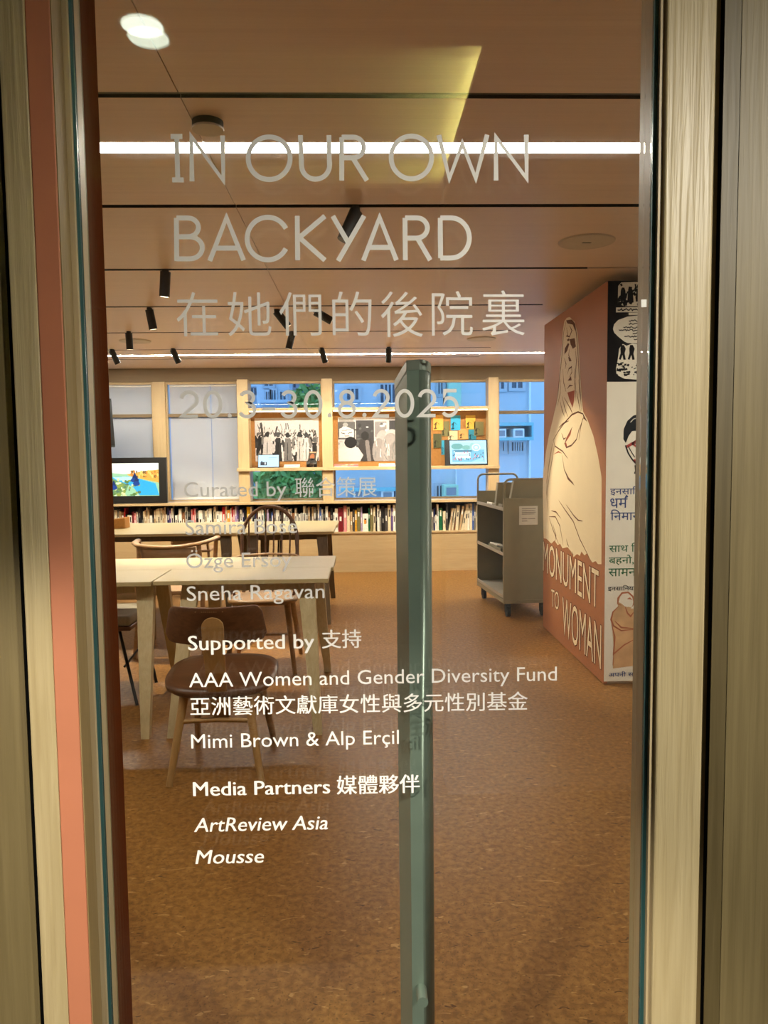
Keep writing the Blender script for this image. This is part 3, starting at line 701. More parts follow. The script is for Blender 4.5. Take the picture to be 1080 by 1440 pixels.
for k, (a, b, y) in enumerate([(670, 820, 378), (668, 820, 400), (634, 830, 422), (604, 840, 440), (695, 830, 458), (640, 830, 482), (702, 790, 498)]): script(a, b, y, 0.005, 1, 7, 11 + k)
pf([(596, 640), (606, 560), (630, 528), (655, 540), (690, 526), (730, 530), (830, 540), (850, 640), (860, 740), (760, 764), (640, 755), (590, 730), (586, 690)], 0)
for cx, sp in ((628, 0), (686, 4), (745, 2)):
    pf([(cx - 14, 560), (cx - 8, 535), (cx + 10, 535), (cx + 22, 560), (cx + 14, 590), (cx + 22, 630), (cx + 6, 632), (cx, 600), (cx - 12, 632), (cx - 24, 628), (cx - 12, 588)], 1, lift=0.0016)
for k in range(50):
    x, y = rnd.uniform(592, 850), rnd.uniform(645, 745); ps([(x, y), (x + rnd.uniform(-30, 30), y + rnd.uniform(-8, 8))], rnd.uniform(0.004, 0.014), 1)
litho, ink = ink, MB()
# drawn woman with black hair and red glasses
pf([(650, 1175), (634, 1150), (636, 1085), (660, 1030), (700, 995), (760, 980), (840, 1000), (880, 1080), (880, 1160), (850, 1190), (840, 1120), (760, 1090), (690, 1098), (668, 1130)], 1)
ps([(648, 1190), (665, 1240), (690, 1280), (712, 1305), (760, 1330)], 0.008, 1); ps([(664, 1195), (690, 1240), (708, 1268)], 0.005, 1); ps([(655, 1200), (690, 1180), (716, 1170)], 0.016, 4)
ps([(690, 1178), (720, 1158), (760, 1160), (770, 1190), (720, 1200), (690, 1178)], 0.010, 4); ps([(700, 1285), (716, 1300)], 0.016, 4); ps([(706, 1375), (716, 1360), (712, 1320)], 0.010, 1); ps([(680, 1040), (700, 1018), (716, 1014)], 0.004, 0)
drawn, ink = ink, MB()
hl = []
def hindi(body, X0, X1, Yb, Yt, mi, off=0.006):
    global ink
    ink = MB(); hl.append(ink)
    a, b = pp(*z6(X0, Yb), 0.0022), pp(*z6(X1, Yb), 0.0022); b.z = a.z
    put_text(ink, body, a, b, pp(*z6(X0, Yt)).z - a.z, NY, mi, offset=off, fit_h=True)
hindi('इनसािनयत', 530, 810, 166, 108, 2); hindi('धम', 530, 640, 244, 184, 2); ps([(625, 184), (634, 168), (642, 176)], 0.010, 2, z6); hindi('िनमान', 532, 720, 322, 254, 2)
hindi('साथ िमल', 524, 780, 524, 466, 3); hindi('बहनो,', 522, 680, 606, 542, 3); hindi('सामना', 520, 715, 678, 628, 3); hindi('इनसािनयत', 516, 705, 772, 734, 1); hindi('अपनी सिह', 520, 720, 1318, 1278, 2)
ink = MB()
# seated figure in ochre wash
pf([(548, 1260), (552, 1110), (545, 1020), (534, 950), (545, 905), (580, 870), (578, 820), (600, 785), (640, 778), (672, 800), (684, 850), (660, 880), (760, 890), (800, 960), (800, 1250), (700, 1240)], 5, z6)
pf([(584, 840), (600, 790), (640, 780), (668, 800), (680, 850), (664, 872), (625, 868), (604, 850)], 0, z6, 0.0016)
for s_ in [[(582, 868), (548, 902), (536, 950), (552, 990), (600, 1020), (686, 1012)], [(600, 860), (578, 850), (580, 815), (606, 782), (645, 778), (674, 805), (680, 840), (672, 868)], [(560, 960), (600, 1000), (690, 1008)], [(540, 980), (560, 1060), (552, 1168), (620, 1110), (690, 1072)],
           [(552, 1168), (548, 1240)], [(625, 868), (640, 910), (660, 930), (690, 890)], [(640, 820), (655, 815), (668, 824)]]: ps(s_, 0.010, 6, z6, True)
for nm_, mb_, lb_ in (('printed_picture', litho, 'black and cream printed scenes with a speech bubble'), ('drawn_woman', drawn, 'woman with black hair and red glasses'), ('drawn_figure', ink, 'seated figure in ochre wash')):
    tag(mb_.build(nm_, [M[k] for k in IM], poster), lb_)
for mb_ in hl: mb_.build('hindi_line', [M[k] for k in IM], poster)

# ---------------------------------------------------------------- low bookcase under the windows
CX0, CX1 = -3.74, 2.3
bc = thing('low_bookcase', 'long low blond plywood bookcase under the windows, full of books', 'bookcase', (-0.5, 9.15, 0))
MB().box((CX0, 8.985, 0.805), (CX1, 9.25, 0.834)).build('worktop', M['pine'], bc, bevel=0.002)
MB().box((CX0, 9.0, 0.0), (CX1, 9.03, 0.452)).build('plinth_panel', M['pine'], bc)
MB().box((CX0, 8.99, 0.452), (CX1, 9.25, 0.470)).build('shelf', M['pine'], bc)
MB().box((CX0, 9.25, 0.0), (CX1, 9.27, 0.805)).build('back_panel', M['shelf_dark'], bc)
for x in (CX0, -2.2, -0.52, 1.9): MB().box((x, 9.10, 0.470), (x + 0.018, 9.25, 0.805)).build('divider', M['pine_z'], bc)

PAL = {'black': (24, 22, 24), 'grey': (120, 116, 108), 'pale grey': (176, 172, 162), 'tan': (178, 150, 112), 'cream': (214, 200, 168), 'white': (232, 228, 216), 'brown': (126, 84, 52),
       'red': (176, 34, 36), 'maroon': (112, 20, 30), 'pink': (214, 140, 140), 'navy': (34, 40, 84), 'blue': (62, 92, 160), 'purple': (98, 76, 130), 'lilac': (170, 150, 184), 'orange': (226, 150, 60),
       'yellow': (228, 184, 40), 'mustard': (190, 140, 36), 'teal': (48, 120, 112), 'green': (24, 96, 62), 'olive': (116, 108, 70), 'dark grey': (66, 62, 60)}
BM = {k: mat('book_' + k.replace(' ', '_'), srgb(v), 0.55, 0, 0.3, 0.10, 60) for k, v in PAL.items()}
M['pages'] = mat('book_pages', (0.66, 0.60, 0.48), 0.8)
R_ = []
def seg(x0, k, rows): R_.extend([(x0 + a / k, b / k, 690 + t / 6.0, c) for a, b, t, c in rows])
seg(150, 6, [(8, 12, 160, 'dark grey'), (24, 14, 170, 'tan'), (40, 14, 165, 'brown'), (56, 12, 150, 'grey'), (70, 20, 165, 'cream'), (95, 15, 170, 'grey'), (112, 15, 175, 'tan'), (130, 18, 185, 'brown'), (150, 10, 150, 'red'), (162, 14, 200, 'black'), (178, 15, 205, 'cream'), (195, 20, 210, 'white'), (218, 12, 180, 'maroon'), (232, 18, 190, 'pink'), (255, 12, 180, 'white'), (270, 22, 150, 'black'), (296, 14, 155, 'black'),
 (312, 12, 175, 'cream'), (325, 12, 165, 'tan'), (338, 10, 140, 'cream'), (350, 14, 160, 'tan'), (366, 20, 210, 'white'), (388, 12, 190, 'black'), (403, 14, 165, 'tan'), (418, 14, 158, 'cream'), (433, 20, 152, 'cream'), (455, 18, 150, 'cream'), (475, 13, 160, 'tan'), (490, 10, 140, 'tan'), (502, 8, 200, 'white'), (512, 18, 148, 'navy'), (532, 13, 165, 'purple'), (547, 20, 150, 'white'), (570, 9, 140, 'black'), (580, 18, 210, 'white'), (600, 10, 190, 'dark grey'), (612, 24, 155, 'white'), (640, 21, 182, 'brown'), (663, 22, 138, 'pale grey'), (688, 22, 140, 'black'),
 (716, 10, 160, 'pink'), (728, 13, 150, 'red'), (743, 12, 150, 'pink'), (757, 18, 160, 'black'), (778, 32, 168, 'white'), (812, 18, 170, 'grey'), (832, 16, 175, 'cream'), (850, 17, 155, 'white'), (868, 20, 152, 'white'), (890, 12, 165, 'black'), (905, 20, 138, 'cream'), (928, 22, 175, 'white'), (952, 25, 178, 'white'), (978, 25, 138, 'red'), (1004, 14, 135, 'cream')])
seg(320, 6, [(0, 24, 165, 'orange'), (27, 8, 150, 'white'), (36, 12, 140, 'red'), (50, 12, 160, 'pink'), (65, 15, 128, 'lilac'), (82, 12, 125, 'purple'), (96, 9, 165, 'black'), (106, 20, 162, 'white'), (128, 14, 150, 'navy'), (145, 18, 165, 'black'), (165, 28, 138, 'yellow'), (197, 12, 138, 'white'), (212, 20, 160, 'black'), (235, 21, 160, 'navy'), (258, 26, 140, 'white'), (288, 20, 165, 'white'), (310, 20, 180, 'teal'), (335, 15, 160, 'lilac'), (352, 16, 175, 'black'), (370, 20, 180, 'blue'), (392, 16, 160, 'grey'),
 (410, 13, 165, 'white'), (425, 13, 165, 'white'), (440, 16, 150, 'black'), (460, 14, 138, 'grey'), (476, 13, 150, 'white'), (492, 18, 145, 'grey'), (512, 14, 160, 'white'), (528, 14, 155, 'white'), (545, 22, 190, 'brown'), (569, 14, 150, 'white'), (585, 16, 190, 'grey'), (602, 13, 200, 'white'), (617, 20, 190, 'pale grey'), (640, 20, 132, 'white'), (664, 16, 150, 'grey'), (682, 14, 138, 'tan'), (698, 12, 145, 'black'), (712, 16, 140, 'tan'), (730, 18, 142, 'grey'), (750, 12, 160, 'black'), (763, 12, 122, 'white'), (777, 15, 145, 'blue'), (793, 13, 160, 'white'), (808, 18, 165, 'black'),
 (828, 21, 135, 'white'), (850, 18, 180, 'brown'), (870, 20, 150, 'black'), (893, 12, 185, 'white'), (907, 26, 152, 'white'), (935, 40, 145, 'maroon'), (980, 26, 130, 'pink'), (1008, 24, 140, 'cream'), (1036, 18, 180, 'tan'), (1057, 16, 165, 'dark grey')])
seg(500, 6, [(-5, 18, 165, 'mustard'), (14, 28, 148, 'olive'), (45, 13, 140, 'lilac'), (60, 48, 195, 'white'), (110, 10, 150, 'green'), (124, 25, 125, 'olive'), (151, 17, 140, 'cream'), (170, 12, 155, 'black'), (184, 19, 125, 'white'), (205, 12, 155, 'grey'), (219, 28, 140, 'black'), (249, 22, 150, 'dark grey'), (274, 24, 122, 'cream'), (302, 14, 145, 'purple'), (318, 20, 120, 'white'), (340, 18, 150, 'grey'), (360, 16, 140, 'tan'),
 (640, 18, 160, 'grey'), (660, 11, 150, 'navy'), (672, 14, 205, 'white'), (688, 14, 118, 'white'), (704, 30, 150, 'green'), (738, 22, 175, 'cream'), (764, 16, 115, 'dark grey'), (782, 14, 150, 'cream'), (798, 12, 150, 'tan'), (812, 12, 150, 'cream'), (826, 14, 130, 'brown'), (842, 24, 125, 'cream'), (870, 19, 130, 'tan'), (890, 25, 170, 'cream'), (918, 24, 115, 'cream'), (945, 17, 150, 'white'), (964, 19, 110, 'cream'), (985, 14, 105, 'blue'), (1001, 14, 110, 'grey'), (1017, 14, 130, 'cream')])
LEAN = {'at': (783, 932)}
zsh = 0.470
ORD = ['first', 'second', 'third', 'fourth', 'fifth', 'sixth', 'seventh', 'eighth', 'ninth', 'tenth', 'eleventh', 'twelfth']
book_objs = []
for i, (px, w, top, c) in enumerate(R_):
    x0 = at(px, 740, y=9.05).x; wd_ = w * 9.05 / F_PX * 0.985; z1 = at(px, top, y=9.05).z
    h = min(max(z1 - zsh, 0.14), 0.315); dep = min(0.16, 0.11 + 0.18 * (h - 0.14)); cv = min(0.0035, wd_ * 0.18)
    lean = 0.0
    if 630 <= px <= 654 and c in ('cream', 'tan', 'brown'): lean = 0.055
    bx = MB(); y0, y1 = 9.045 + (i * 37 % 11) * 0.001, 9.045 + dep
    sh = lambda m_, n0=0: None
    def bxx(a, b, mi):
        k = len(bx.v); bx.box(a, b, mi)
        if lean: bx.v[k:] = [(v[0] + (v[2] - zsh) * lean / 0.3 * (0.4 + (i % 3) * 0.4), v[1], v[2]) for v in bx.v[k:]]
    bxx((x0, y0 + 0.003, zsh), (x0 + cv, y1, zsh + h), 0); bxx((x0 + wd_ - cv, y0 + 0.003, zsh), (x0 + wd_, y1, zsh + h), 0)
    bxx((x0, y0, zsh), (x0 + wd_, y0 + 0.003, zsh + h), 0); bxx((x0 + cv, y0 + 0.003, zsh + 0.003), (x0 + wd_ - cv, y1 - 0.004, zsh + h - 0.003), 1)
    two_tone = 'grey' if c == 'black' else ('black' if c in ('white', 'cream', 'pale grey') else 'white')
    if wd_ > 0.013:                                          # title block on the spine
        t0 = zsh + h * (0.35 + 0.1 * (i % 4)); bxx((x0 + wd_ * 0.3, y0 - 0.0004, t0), (x0 + wd_ * 0.7, y0 + 0.001, t0 + h * (0.18 + 0.05 * (i % 3))), 2)
    if c == 'white' and w > 7.5: bxx((x0 + wd_ * 0.25, y0 - 0.0006, zsh + h * 0.42), (x0 + wd_ * 0.62, y0 + 0.001, zsh + h * 0.66), 3)
    o = bx.build('book', [BM[c], M['pages'], BM[two_tone], BM['orange']], None, loc=(x0 + wd_ / 2, (y0 + y1) / 2, zsh))
    book_objs.append((o, c, h, wd_))
def hw(h, w): return ('tall ' if h > 0.275 else 'short ' if h < 0.215 else '') + ('thick ' if w > 0.028 else 'thin ' if w < 0.0145 else '')
seen = {}
for i, (o, c, h, w) in enumerate(book_objs):
    l_ = book_objs[i - 1][1] if i else 'the left end'; r_ = book_objs[i + 1][1] if i + 1 < len(book_objs) else 'the right end'
    lab = '%s%s book in the low bookcase between %s and %s' % (hw(h, w), c, l_ + ' book' if i else l_, r_ + ' book' if i + 1 < len(book_objs) else r_)
    seen.setdefault(lab, []).append(o)
for lab, os_ in seen.items():
    for k, o in enumerate(os_):
        tag(o, lab if len(os_) == 1 else lab + ', ' + ORD[k] + ' from left', 'book', 'books in the low bookcase')

# ---------------------------------------------------------------- display shelves standing on the bookcase
ds = thing('display_shelf', 'blond wood display unit with three lit pinboard niches in front of the windows', 'shelf unit', (0.2, 9.12, 0.834))
px_ = [(335, 350), (453, 468), (571, 586), (687, 701)]
up = [(at(a, 620, y=9.02).x, at(b, 620, y=9.02).x) for a, b in px_]
YS = 9.02
for a, b in up:
    MB().box((a, YS, 0.834), (b, 9.235, 2.245)).build('upright', M['pine_z'], ds, bevel=0.0015)
zs0, zs1 = at(500, 661, y=9.0).z, at(500, 656.5, y=9.0).z
MB().box((up[0][0] - 0.02, 8.985, zs0), (up[3][1] + 0.01, 9.236, zs1)).build('shelf_board', M['pine'], ds, bevel=0.0015)
zt0, zt1 = at(500, 576.5, y=9.0).z, at(500, 572.5, y=9.0).z
for k in range(3):
    a, b = up[k][1], up[k + 1][0]
    MB().box((a, YS + 0.004, zt0), (b, 9.236, zt1)).build('top_board', M['pine'], ds)
    MB().box((a, 9.215, zs1), (b, 9.228, zt0)).build('pinboard', M['cork'], ds)
    MB().box((a + 0.01, YS + 0.02, zt0 - 0.012), (b - 0.01, YS + 0.036, zt0)).build('led_strip', M['shelf_led'], ds)
YPB = 9.213
def sheet(name, label, cat, x0, x1, z0, z1, art, group=None, th=0.006, y=YPB):
    t = thing(name, label, cat, ((x0 + x1) / 2, y, z0), group=group)
    MB().box((x0, y - th, z0), (x1, y, z1)).build('backing', M['paper'], t)
    art.build('print', M['print'], (x0, y - th - 0.0006, z1), (x1, y - th - 0.0006, z1), (x0, y - th - 0.0006, z0), t)
    return t
def pb(px, py): p = at(px, py, y=9.207); return p.x, p.z
# photograph one: marching crowd with raised arms
r = random.Random(5)
A = Art(150, 100, (206, 196, 190))
for k in range(150):
    x = r.uniform(0, 1); y = r.uniform(0.3, 0.75); g = r.choice([40, 70, 110, 160, 200, 60]); A.ell(x, y, r.uniform(0.008, 0.022), r.uniform(0.015, 0.05), (g, g * .95, g * .92), r.uniform(-.5, .5))
for k in range(26):
    x = r.uniform(0.05, 0.98); y = r.uniform(0.26, 0.45); g = r.choice([60, 90, 130]); A.line((x, y), (x + r.uniform(-.03, .04), y - r.uniform(0.06, 0.16)), 0.006, (g, g, g))
for k in range(120):
    x = r.uniform(0, 1); y = r.uniform(0.5, 1.0); g = r.choice([24, 40, 60, 120, 190, 215]); A.ell(x, y, r.uniform(0.012, 0.03), r.uniform(0.04, 0.14), (g, g * .96, g * .93), r.uniform(-.25, .25))
for x, w, top, g, hd in ((0.19, 0.085, 0.44, 196, 44), (0.36, 0.06, 0.46, 46, 70), (0.51, 0.07, 0.47, 116, 40), (0.70, 0.055, 0.45, 188, 50), (0.80, 0.05, 0.47, 205, 60), (0.93, 0.05, 0.58, 40, 90)):
    A.poly([(x - w * .6, top), (x + w * .6, top), (x + w, 1), (x - w, 1)], (g, g * .96, g * .93)); A.ell(x, top - 0.07, 0.032, 0.065, (hd, hd, hd)); A.line((x, top + .1), (x - .01, .98), 0.006, (g * .5, g * .5, g * .5))
A.ell(0.20, 0.295, 0.055, 0.055, (190, 184, 178)); A.ell(0.20, 0.355, 0.03, 0.045, (50, 46, 44)); A.line((0.12, 0.42), (0.10, 0.14), 0.017, (60, 56, 54)); A.line((0.31, 0.42), (0.35, 0.20), 0.014, (70, 66, 64)); A.ell(0.10, 0.13, 0.016, 0.03, (70, 66, 62))
A.grain(0.16, 2)
x0, z1 = pb(358, 588); x1, z0 = pb(449, 648)
sheet('photo_print', 'large black-and-white photograph of a crowd with raised arms', 'photograph', x0, x1, z0, z1, A, 'black-and-white photographs')
# photograph two: people seen from behind before a board
A = Art(150, 100, (196, 186, 184))
A.rect(0, 0.10, 0.26, 0.5, (90, 88, 88)); A.rect(0.02, 0.02, 0.24, 0.10, (150, 146, 144)); A.rect(0.27, 0.07, 0.55, 0.72, (66, 64, 66)); A.rect(0.56, 0.10, 0.74, 0.5, (140, 134, 134)); A.rect(0.78, 0.08, 0.98, 0.4, (70, 68, 70))
for k in range(40): A.ell(r.uniform(0, 1), r.uniform(0.15, 0.6), r.uniform(.01, .04), r.uniform(.01, .05), (lambda g: (g, g, g))(r.choice([50, 90, 150, 205])))
A.poly([(0.02, 0.26), (0.12, 0.2), (0.24, 0.28), (0.24, 0.46), (0.02, 0.46)], (208, 204, 200)); A.line((0.05, 0.35), (0.10, 0.37), 0.008, (70, 68, 68)); A.line((0.16, 0.36), (0.21, 0.34), 0.008, (70, 68, 68)); A.line((0.06, 0.30), (0.2, 0.28), 0.006, (120, 116, 114)); A.line((0.1, 0.42), (0.17, 0.42), 0.006, (120, 116, 114))
A.poly([(0.33, 0.5), (0.5, 0.48), (0.58, 1), (0.28, 1)], (60, 56, 56)); A.ell(0.41, 0.42, 0.06, 0.10, (40, 38, 38)); A.line((0.44, 0.55), (0.47, 0.98), 0.03, (128, 120, 118))
A.poly([(0.0, 0.72), (0.12, 0.66), (0.30, 0.68), (0.38, 0.86), (0.33, 1), (0, 1)], (206, 200, 196)); A.ell(0.19, 0.57, 0.095, 0.13, (28, 26, 28))
for x, y, w, h, g in ((0.68, 0.5, 0.1, 0.2, 176), (0.62, 0.78, 0.1, 0.3, 150), (0.82, 0.42, 0.1, 0.14, 196), (0.95, 0.3, 0.06, 0.2, 214), (0.80, 0.72, 0.14, 0.36, 160), (0.88, 0.86, 0.12, 0.3, 140)): A.ell(x, y, w, h, (g, g * .95, g * .93))
for k in range(26):
    x = r.uniform(0.56, 0.98); y = r.uniform(0.45, 0.9); g = r.choice([110, 120, 200]); A.line((x, y), (x + r.uniform(-.03, .05), y + r.uniform(.08, .2)), 0.006, (g, g, g))
A.grain(0.14, 3)
x0, z1 = pb(475, 587); x1, z0 = pb(568, 648)
sheet('photo_print', 'large black-and-white photograph of veiled people seen from behind', 'photograph', x0, x1, z0, z1, A, 'black-and-white photographs')
# postcards on the third pinboard
cards = [(588, 584, 600, 604, (196, 190, 120), 'pale olive card pinned leftmost, beside the handle', 'a'), (609.2, 584, 623.3, 605, (238, 178, 80), 'amber card pinned high beside the upper olive card', 'a'), (621, 592.5, 631.7, 613.3, (122, 116, 74), 'olive card pinned between the amber and sky-blue cards', 'b'), (633.7, 584.2, 647.5, 605, (60, 172, 214), 'sky-blue card pinned at the top middle', 'a'),
         (655, 584.2, 668.5, 603.5, (226, 176, 70), 'mustard yellow card pinned at the top right', 'a'), (666.6, 593, 680, 612.5, (124, 116, 72), 'olive card pinned rightmost', 'a'), (645, 603, 658.3, 617.5, (222, 160, 92), 'orange card pinned below the mustard yellow card', 'b'), (658.7, 604.2, 669.6, 618.5, (48, 136, 160), 'teal card pinned under the rightmost olive card', 'b'),
         (630.2, 606, 643.5, 620, (220, 196, 150), 'cream card pinned just above the tilted monitor', 'b'), (609.2, 610, 620.8, 630, (84, 84, 54), 'dark green card pinned at the left, below the amber card', 'a'), (620.3, 619.2, 626, 639.6, (60, 160, 196), 'narrow blue card pinned just left of the tilted monitor', 'c')]
for k, (a, t_, b, bt, c, lab, kind) in enumerate(cards):
    A = Art(28, 40, c); dk = tuple(v * 0.35 for v in c); A.line((.14, .62), (.3, .5), .05, dk); A.line((.3, .5), (.2, .85), .05, dk); A.line((.1, .9), (.34, .86), .04, dk); A.line((.4, .46), (.6, .6), .02, tuple(v * .6 for v in c)); A.grain(.05, k)
    yl = YPB - 0.004 * {'a': 2, 'b': 1, 'c': 0}[kind]
    p0, p1 = at(a, t_, y=yl), at(b, bt, y=yl); sheet('postcard', lab, 'card', p0.x, p1.x, p1.z, p0.z, A, 'cards on the right pinboard', 0.0025, yl)
# things standing on the display shelf
def tilted(name, label, cat, pxl, pxr, ptop, pbot, y, back, body_mat, th, rz=0.0):
    """a flat panel leaning back; returns the Empty and a map from panel coordinates to world"""
    p0, p1 = at(pxl, pbot, y=y), at(pxr, pbot, y=y); top = at(pxl, ptop, y=y + back)
    t = thing(name, label, cat, ((p0.x + p1.x) / 2, y, zs1)); ux = Vector((math.cos(rz), math.sin(rz), 0)); W = (p1 - p0).length; H = math.hypot(back, top.z - p0.z)
    uz = Vector((-math.sin(rz) * back / H, math.cos(rz) * back / H, (top.z - p0.z) / H)); nn = ux.cross(uz)
    org = Vector((p0.x, y, max(p0.z, zs1 + 0.002)))
    f = lambda u, v, d=0.0: org + ux * (u * W) + uz * (v * H) + nn * d
    MB().hexa([f(0, 0, 0), f(1, 0, 0), f(1, 0, -th), f(0, 0, -th)], [f(0, 1, 0), f(1, 1, 0), f(1, 1, -th), f(0, 1, -th)]).build('casing', body_mat, t, bevel=0.002)
    return t, f
t, f = tilted('tablet', 'small white-screened tablet standing under the crowd photograph', 'tablet', 362.5, 393, 642, 660.3, 9.06, 0.03, M['black'], 0.008)
A = Art(60, 36, (186, 212, 236)); A.rect(.10, .58, .42, .86, (60, 62, 70)); A.rect(.14, .5, .2, .6, (60, 62, 70)); A.rect(.3, .62, .36, .8, (200, 200, 200)); A.rect(.5, .2, .9, .24, (150, 178, 204)); A.rect(.5, .32, .84, .35, (150, 178, 204))
A.build('screen', M['screen'], f(.03, .96, .001), f(.97, .96, .001), f(.03, .05, .001), t)
t, f = tilted('monitor', 'black monitor tilted on the shelf in front of the pinned cards', 'monitor', 626, 693, 619.5, 655.5, 9.035, 0.05, M['black'], 0.02, 0.05)
A = Art(120, 88, (176, 216, 236)); A.rect(.06, .10, .94, .92, (120, 176, 202)); A.rect(.06, .10, .94, .40, (168, 206, 214))
A.ell(.2, .25, .16, .13, (110, 160, 158)); A.ell(.45, .3, .12, .10, (124, 172, 166)); A.ell(.62, .26, .08, .16, (150, 190, 190)); A.rect(.14, .50, .56, .76, (206, 230, 240)); A.rect(.10, .42, .6, .48, (70, 110, 130))
A.ell(.72, .30, .12, .16, (206, 228, 232)); A.ell(.72, .30, .08, .11, (150, 186, 200)); A.ell(.72, .30, .05, .07, (206, 228, 232))
for k in range(60):
    x, y = r.uniform(.08, .92), r.uniform(.48, .84); c = r.choice([(190, 70, 100), (60, 70, 110), (220, 230, 235), (50, 90, 120), (200, 120, 140)]); A.ell(x, y, .012, .035, c)
A.rect(.18, .54, .52, .72, (206, 230, 240)); A.line((.2, .63), (.5, .63), .012, (110, 140, 160)); A.poly([(.6, .9), (.9, .72), (.92, .92), (.6, .92)], (150, 196, 210)); A.grain(.06, 4)
A.build('screen', M['screen'], f(.11, .97, .0012), f(.885, .97, .0012), f(.11, .06, .0012), t)
q = f(.5, 0, -.02); MB().box((q.x - 0.12, q.y - 0.05, zs1), (q.x + 0.10, q.y + 0.06, zs1 + 0.012)).build('stand', M['black'], t, bevel=0.003)
def flat_paper(pxa, pxb, label, cat, colors, name, y0=9.0, dep=0.12, h=0.006, seed=0):
    a, b = at(pxa, 657, y=y0 + 0.02).x, at(pxb, 657, y=y0 + 0.02).x; t = thing(name, label, cat, ((a + b) / 2, y0 + dep / 2, zs1))
    MB().hexa([(a, y0, zs1), (b, y0, zs1), (b, y0 + dep, zs1), (a, y0 + dep, zs1)], [(a, y0, zs1 + h), (b, y0, zs1 + h), (b, y0 + dep, zs1 + h + 0.028), (a, y0 + dep, zs1 + h + 0.028)]).build('pages', M['paper'], t)
    A = Art(48, 24, colors[0]); rr = random.Random(seed)
    for k in range(22): A.ell(rr.random(), rr.random(), rr.uniform(.02, .10), rr.uniform(.04, .2), rr.choice(colors))
    A.build('cover', M['print'], (a, y0 + dep, zs1 + h + 0.0288), (b, y0 + dep, zs1 + h + 0.0288), (a, y0 - 0.0002, zs1 + h + 0.0008), t)
flat_paper(399, 421, 'open white leaflet lying between the tablet and the propped book', 'leaflet', [(226, 214, 200), (226, 214, 200), (190, 170, 150)], 'leaflet', seed=1)
flat_paper(470, 504, 'pink and yellow booklet lying under the photograph of veiled people', 'booklet', [(206, 120, 110), (220, 170, 90), (160, 60, 70), (226, 200, 160)], 'booklet', seed=2)
flat_paper(533, 556, 'white printed leaflet lying just left of the door handle', 'leaflet', [(222, 212, 204), (180, 140, 130), (222, 212, 204)], 'leaflet', seed=3)
# a propped book with headphones in front of it
t, f = tilted('propped_book', 'dark book propped up at the right of the crowd photograph', 'book', 431.5, 444, 635.5, 657.5, 9.07, 0.06, BM['dark grey'], 0.035, -0.5)
A = Art(24, 40, (70, 56, 44)); A.ell(.5, .35, .3, .2, (150, 90, 50)); A.ell(.55, .6, .3, .15, (40, 36, 34)); A.rect(.1, .02, .9, .1, (190, 150, 110)); A.grain(.1)
A.build('cover', M['print'], f(0, 1, .001), f(1, 1, .001), f(0, 0, .001), t)
MB().hexa([f(1.0, .02, -.002), f(1.02, .02, -.002), f(1.02, .02, -.033), f(1.0, .02, -.033)], [f(1.0, .99, -.002), f(1.02, .99, -.002), f(1.02, .99, -.033), f(1.0, .99, -.033)]).build('pages', M['paper'], t)
hp_c = at(438.5, 656, y=9.01); t = thing('headphones', 'black headphones lying in front of the propped book', 'headphones', (hp_c.x, 9.01, zs1))
for s_ in (-1, 1):
    c0 = Vector((hp_c.x + s_ * 0.038, 9.012, zs1 + 0.036)); MB().tube([c0 - Vector((0.012 * s_, 0, 0)), c0, c0 + Vector((0.022 * s_, 0, 0))], 0.035, 16).build('ear_cup', M['black'], t, bevel=0.004)
MB().tube([(hp_c.x + 0.052 * math.cos(a), 9.014 + 0.07 * math.sin(a) * 0.6, zs1 + 0.05 + 0.05 * math.sin(a)) for a in [math.pi * k / 12 for k in range(13)]], 0.006, 8).build('headband', M['black'], t)

# television and the dark panel at the left
tp0, tp1 = at(235, 708, y=8.98), at(235, 643, y=8.98)
tvx0 = tp0.x - 0.98
tv = thing('television', 'black television showing a bright painted landscape, on the bookcase at the left', 'television', ((tvx0 + tp0.x) / 2, 9.0, 0.834))
zb0 = 0.838
MB().box((tvx0, 8.985, zb0), (tp0.x, 9.035, tp1.z)).build('casing', M['black'], tv, bevel=0.004)
A = Art(150, 100, (250, 246, 226)); 
A.poly([(0, .3), (.25, .26), (.5, .33), (1, .25), (1, 1), (0, 1)], (150, 190, 150)); A.poly([(.55, .34), (.8, .24), (1, .2), (1, .6), (.8, .5), (.6, .42)], (226, 160, 70)); A.poly([(0, .38), (.3, .40), (.6, .5), (.5, 1), (0, 1)], (110, 140, 84)); A.poly([(.3, .42), (.6, .40), (.95, .62), (1, .98), (.72, .98), (.62, .70), (.4, .52)], (50, 160, 214)); A.poly([(.35, .42), (.6, .41), (.72, .5), (.6, .56), (.4, .5)], (176, 216, 226))
for k in range(90):
    x, y = r.uniform(0, .72), r.uniform(.5, 1); A.ell(x, y, r.uniform(.01, .035), r.uniform(.02, .05), r.choice([(196, 216, 176), (90, 120, 60), (140, 150, 70), (210, 214, 150), (80, 110, 90)]))
for k in range(40):
    x = r.uniform(.6, 1); A.ell(x, r.uniform(.25, .42), .012, r.uniform(.02, .06), r.choice([(196, 120, 50), (120, 90, 50), (236, 190, 100)]))
for x, y, s_ in ((.36, .64, .05), (.66, .42, .06), (.07, .42, .05), (.68, .52, .05)):
    A.poly([(x - s_, y + .12), (x, y - .14), (x + s_, y + .12)], (20, 44, 90)); A.ell(x, y + .1, s_, .07, (24, 60, 130))
A.grain(.10, 6)
s0, s1 = at(224, 697, y=8.98), at(224, 651, y=8.98)
A.build('screen', M['screen'], (tvx0 + 0.09, 8.9842, s1.z), (s0.x, 8.9842, s1.z), (tvx0 + 0.09, 8.9842, s0.z), tv)
wp = at(160, 595, y=8.7)
pa, pb_ = at(161, 560, y=8.7), at(161, 629, y=8.7)
wm = thing('wall_display', 'dark screen seen edge-on at the left edge, above the television', 'screen', (XL, 8.7, pb_.z))
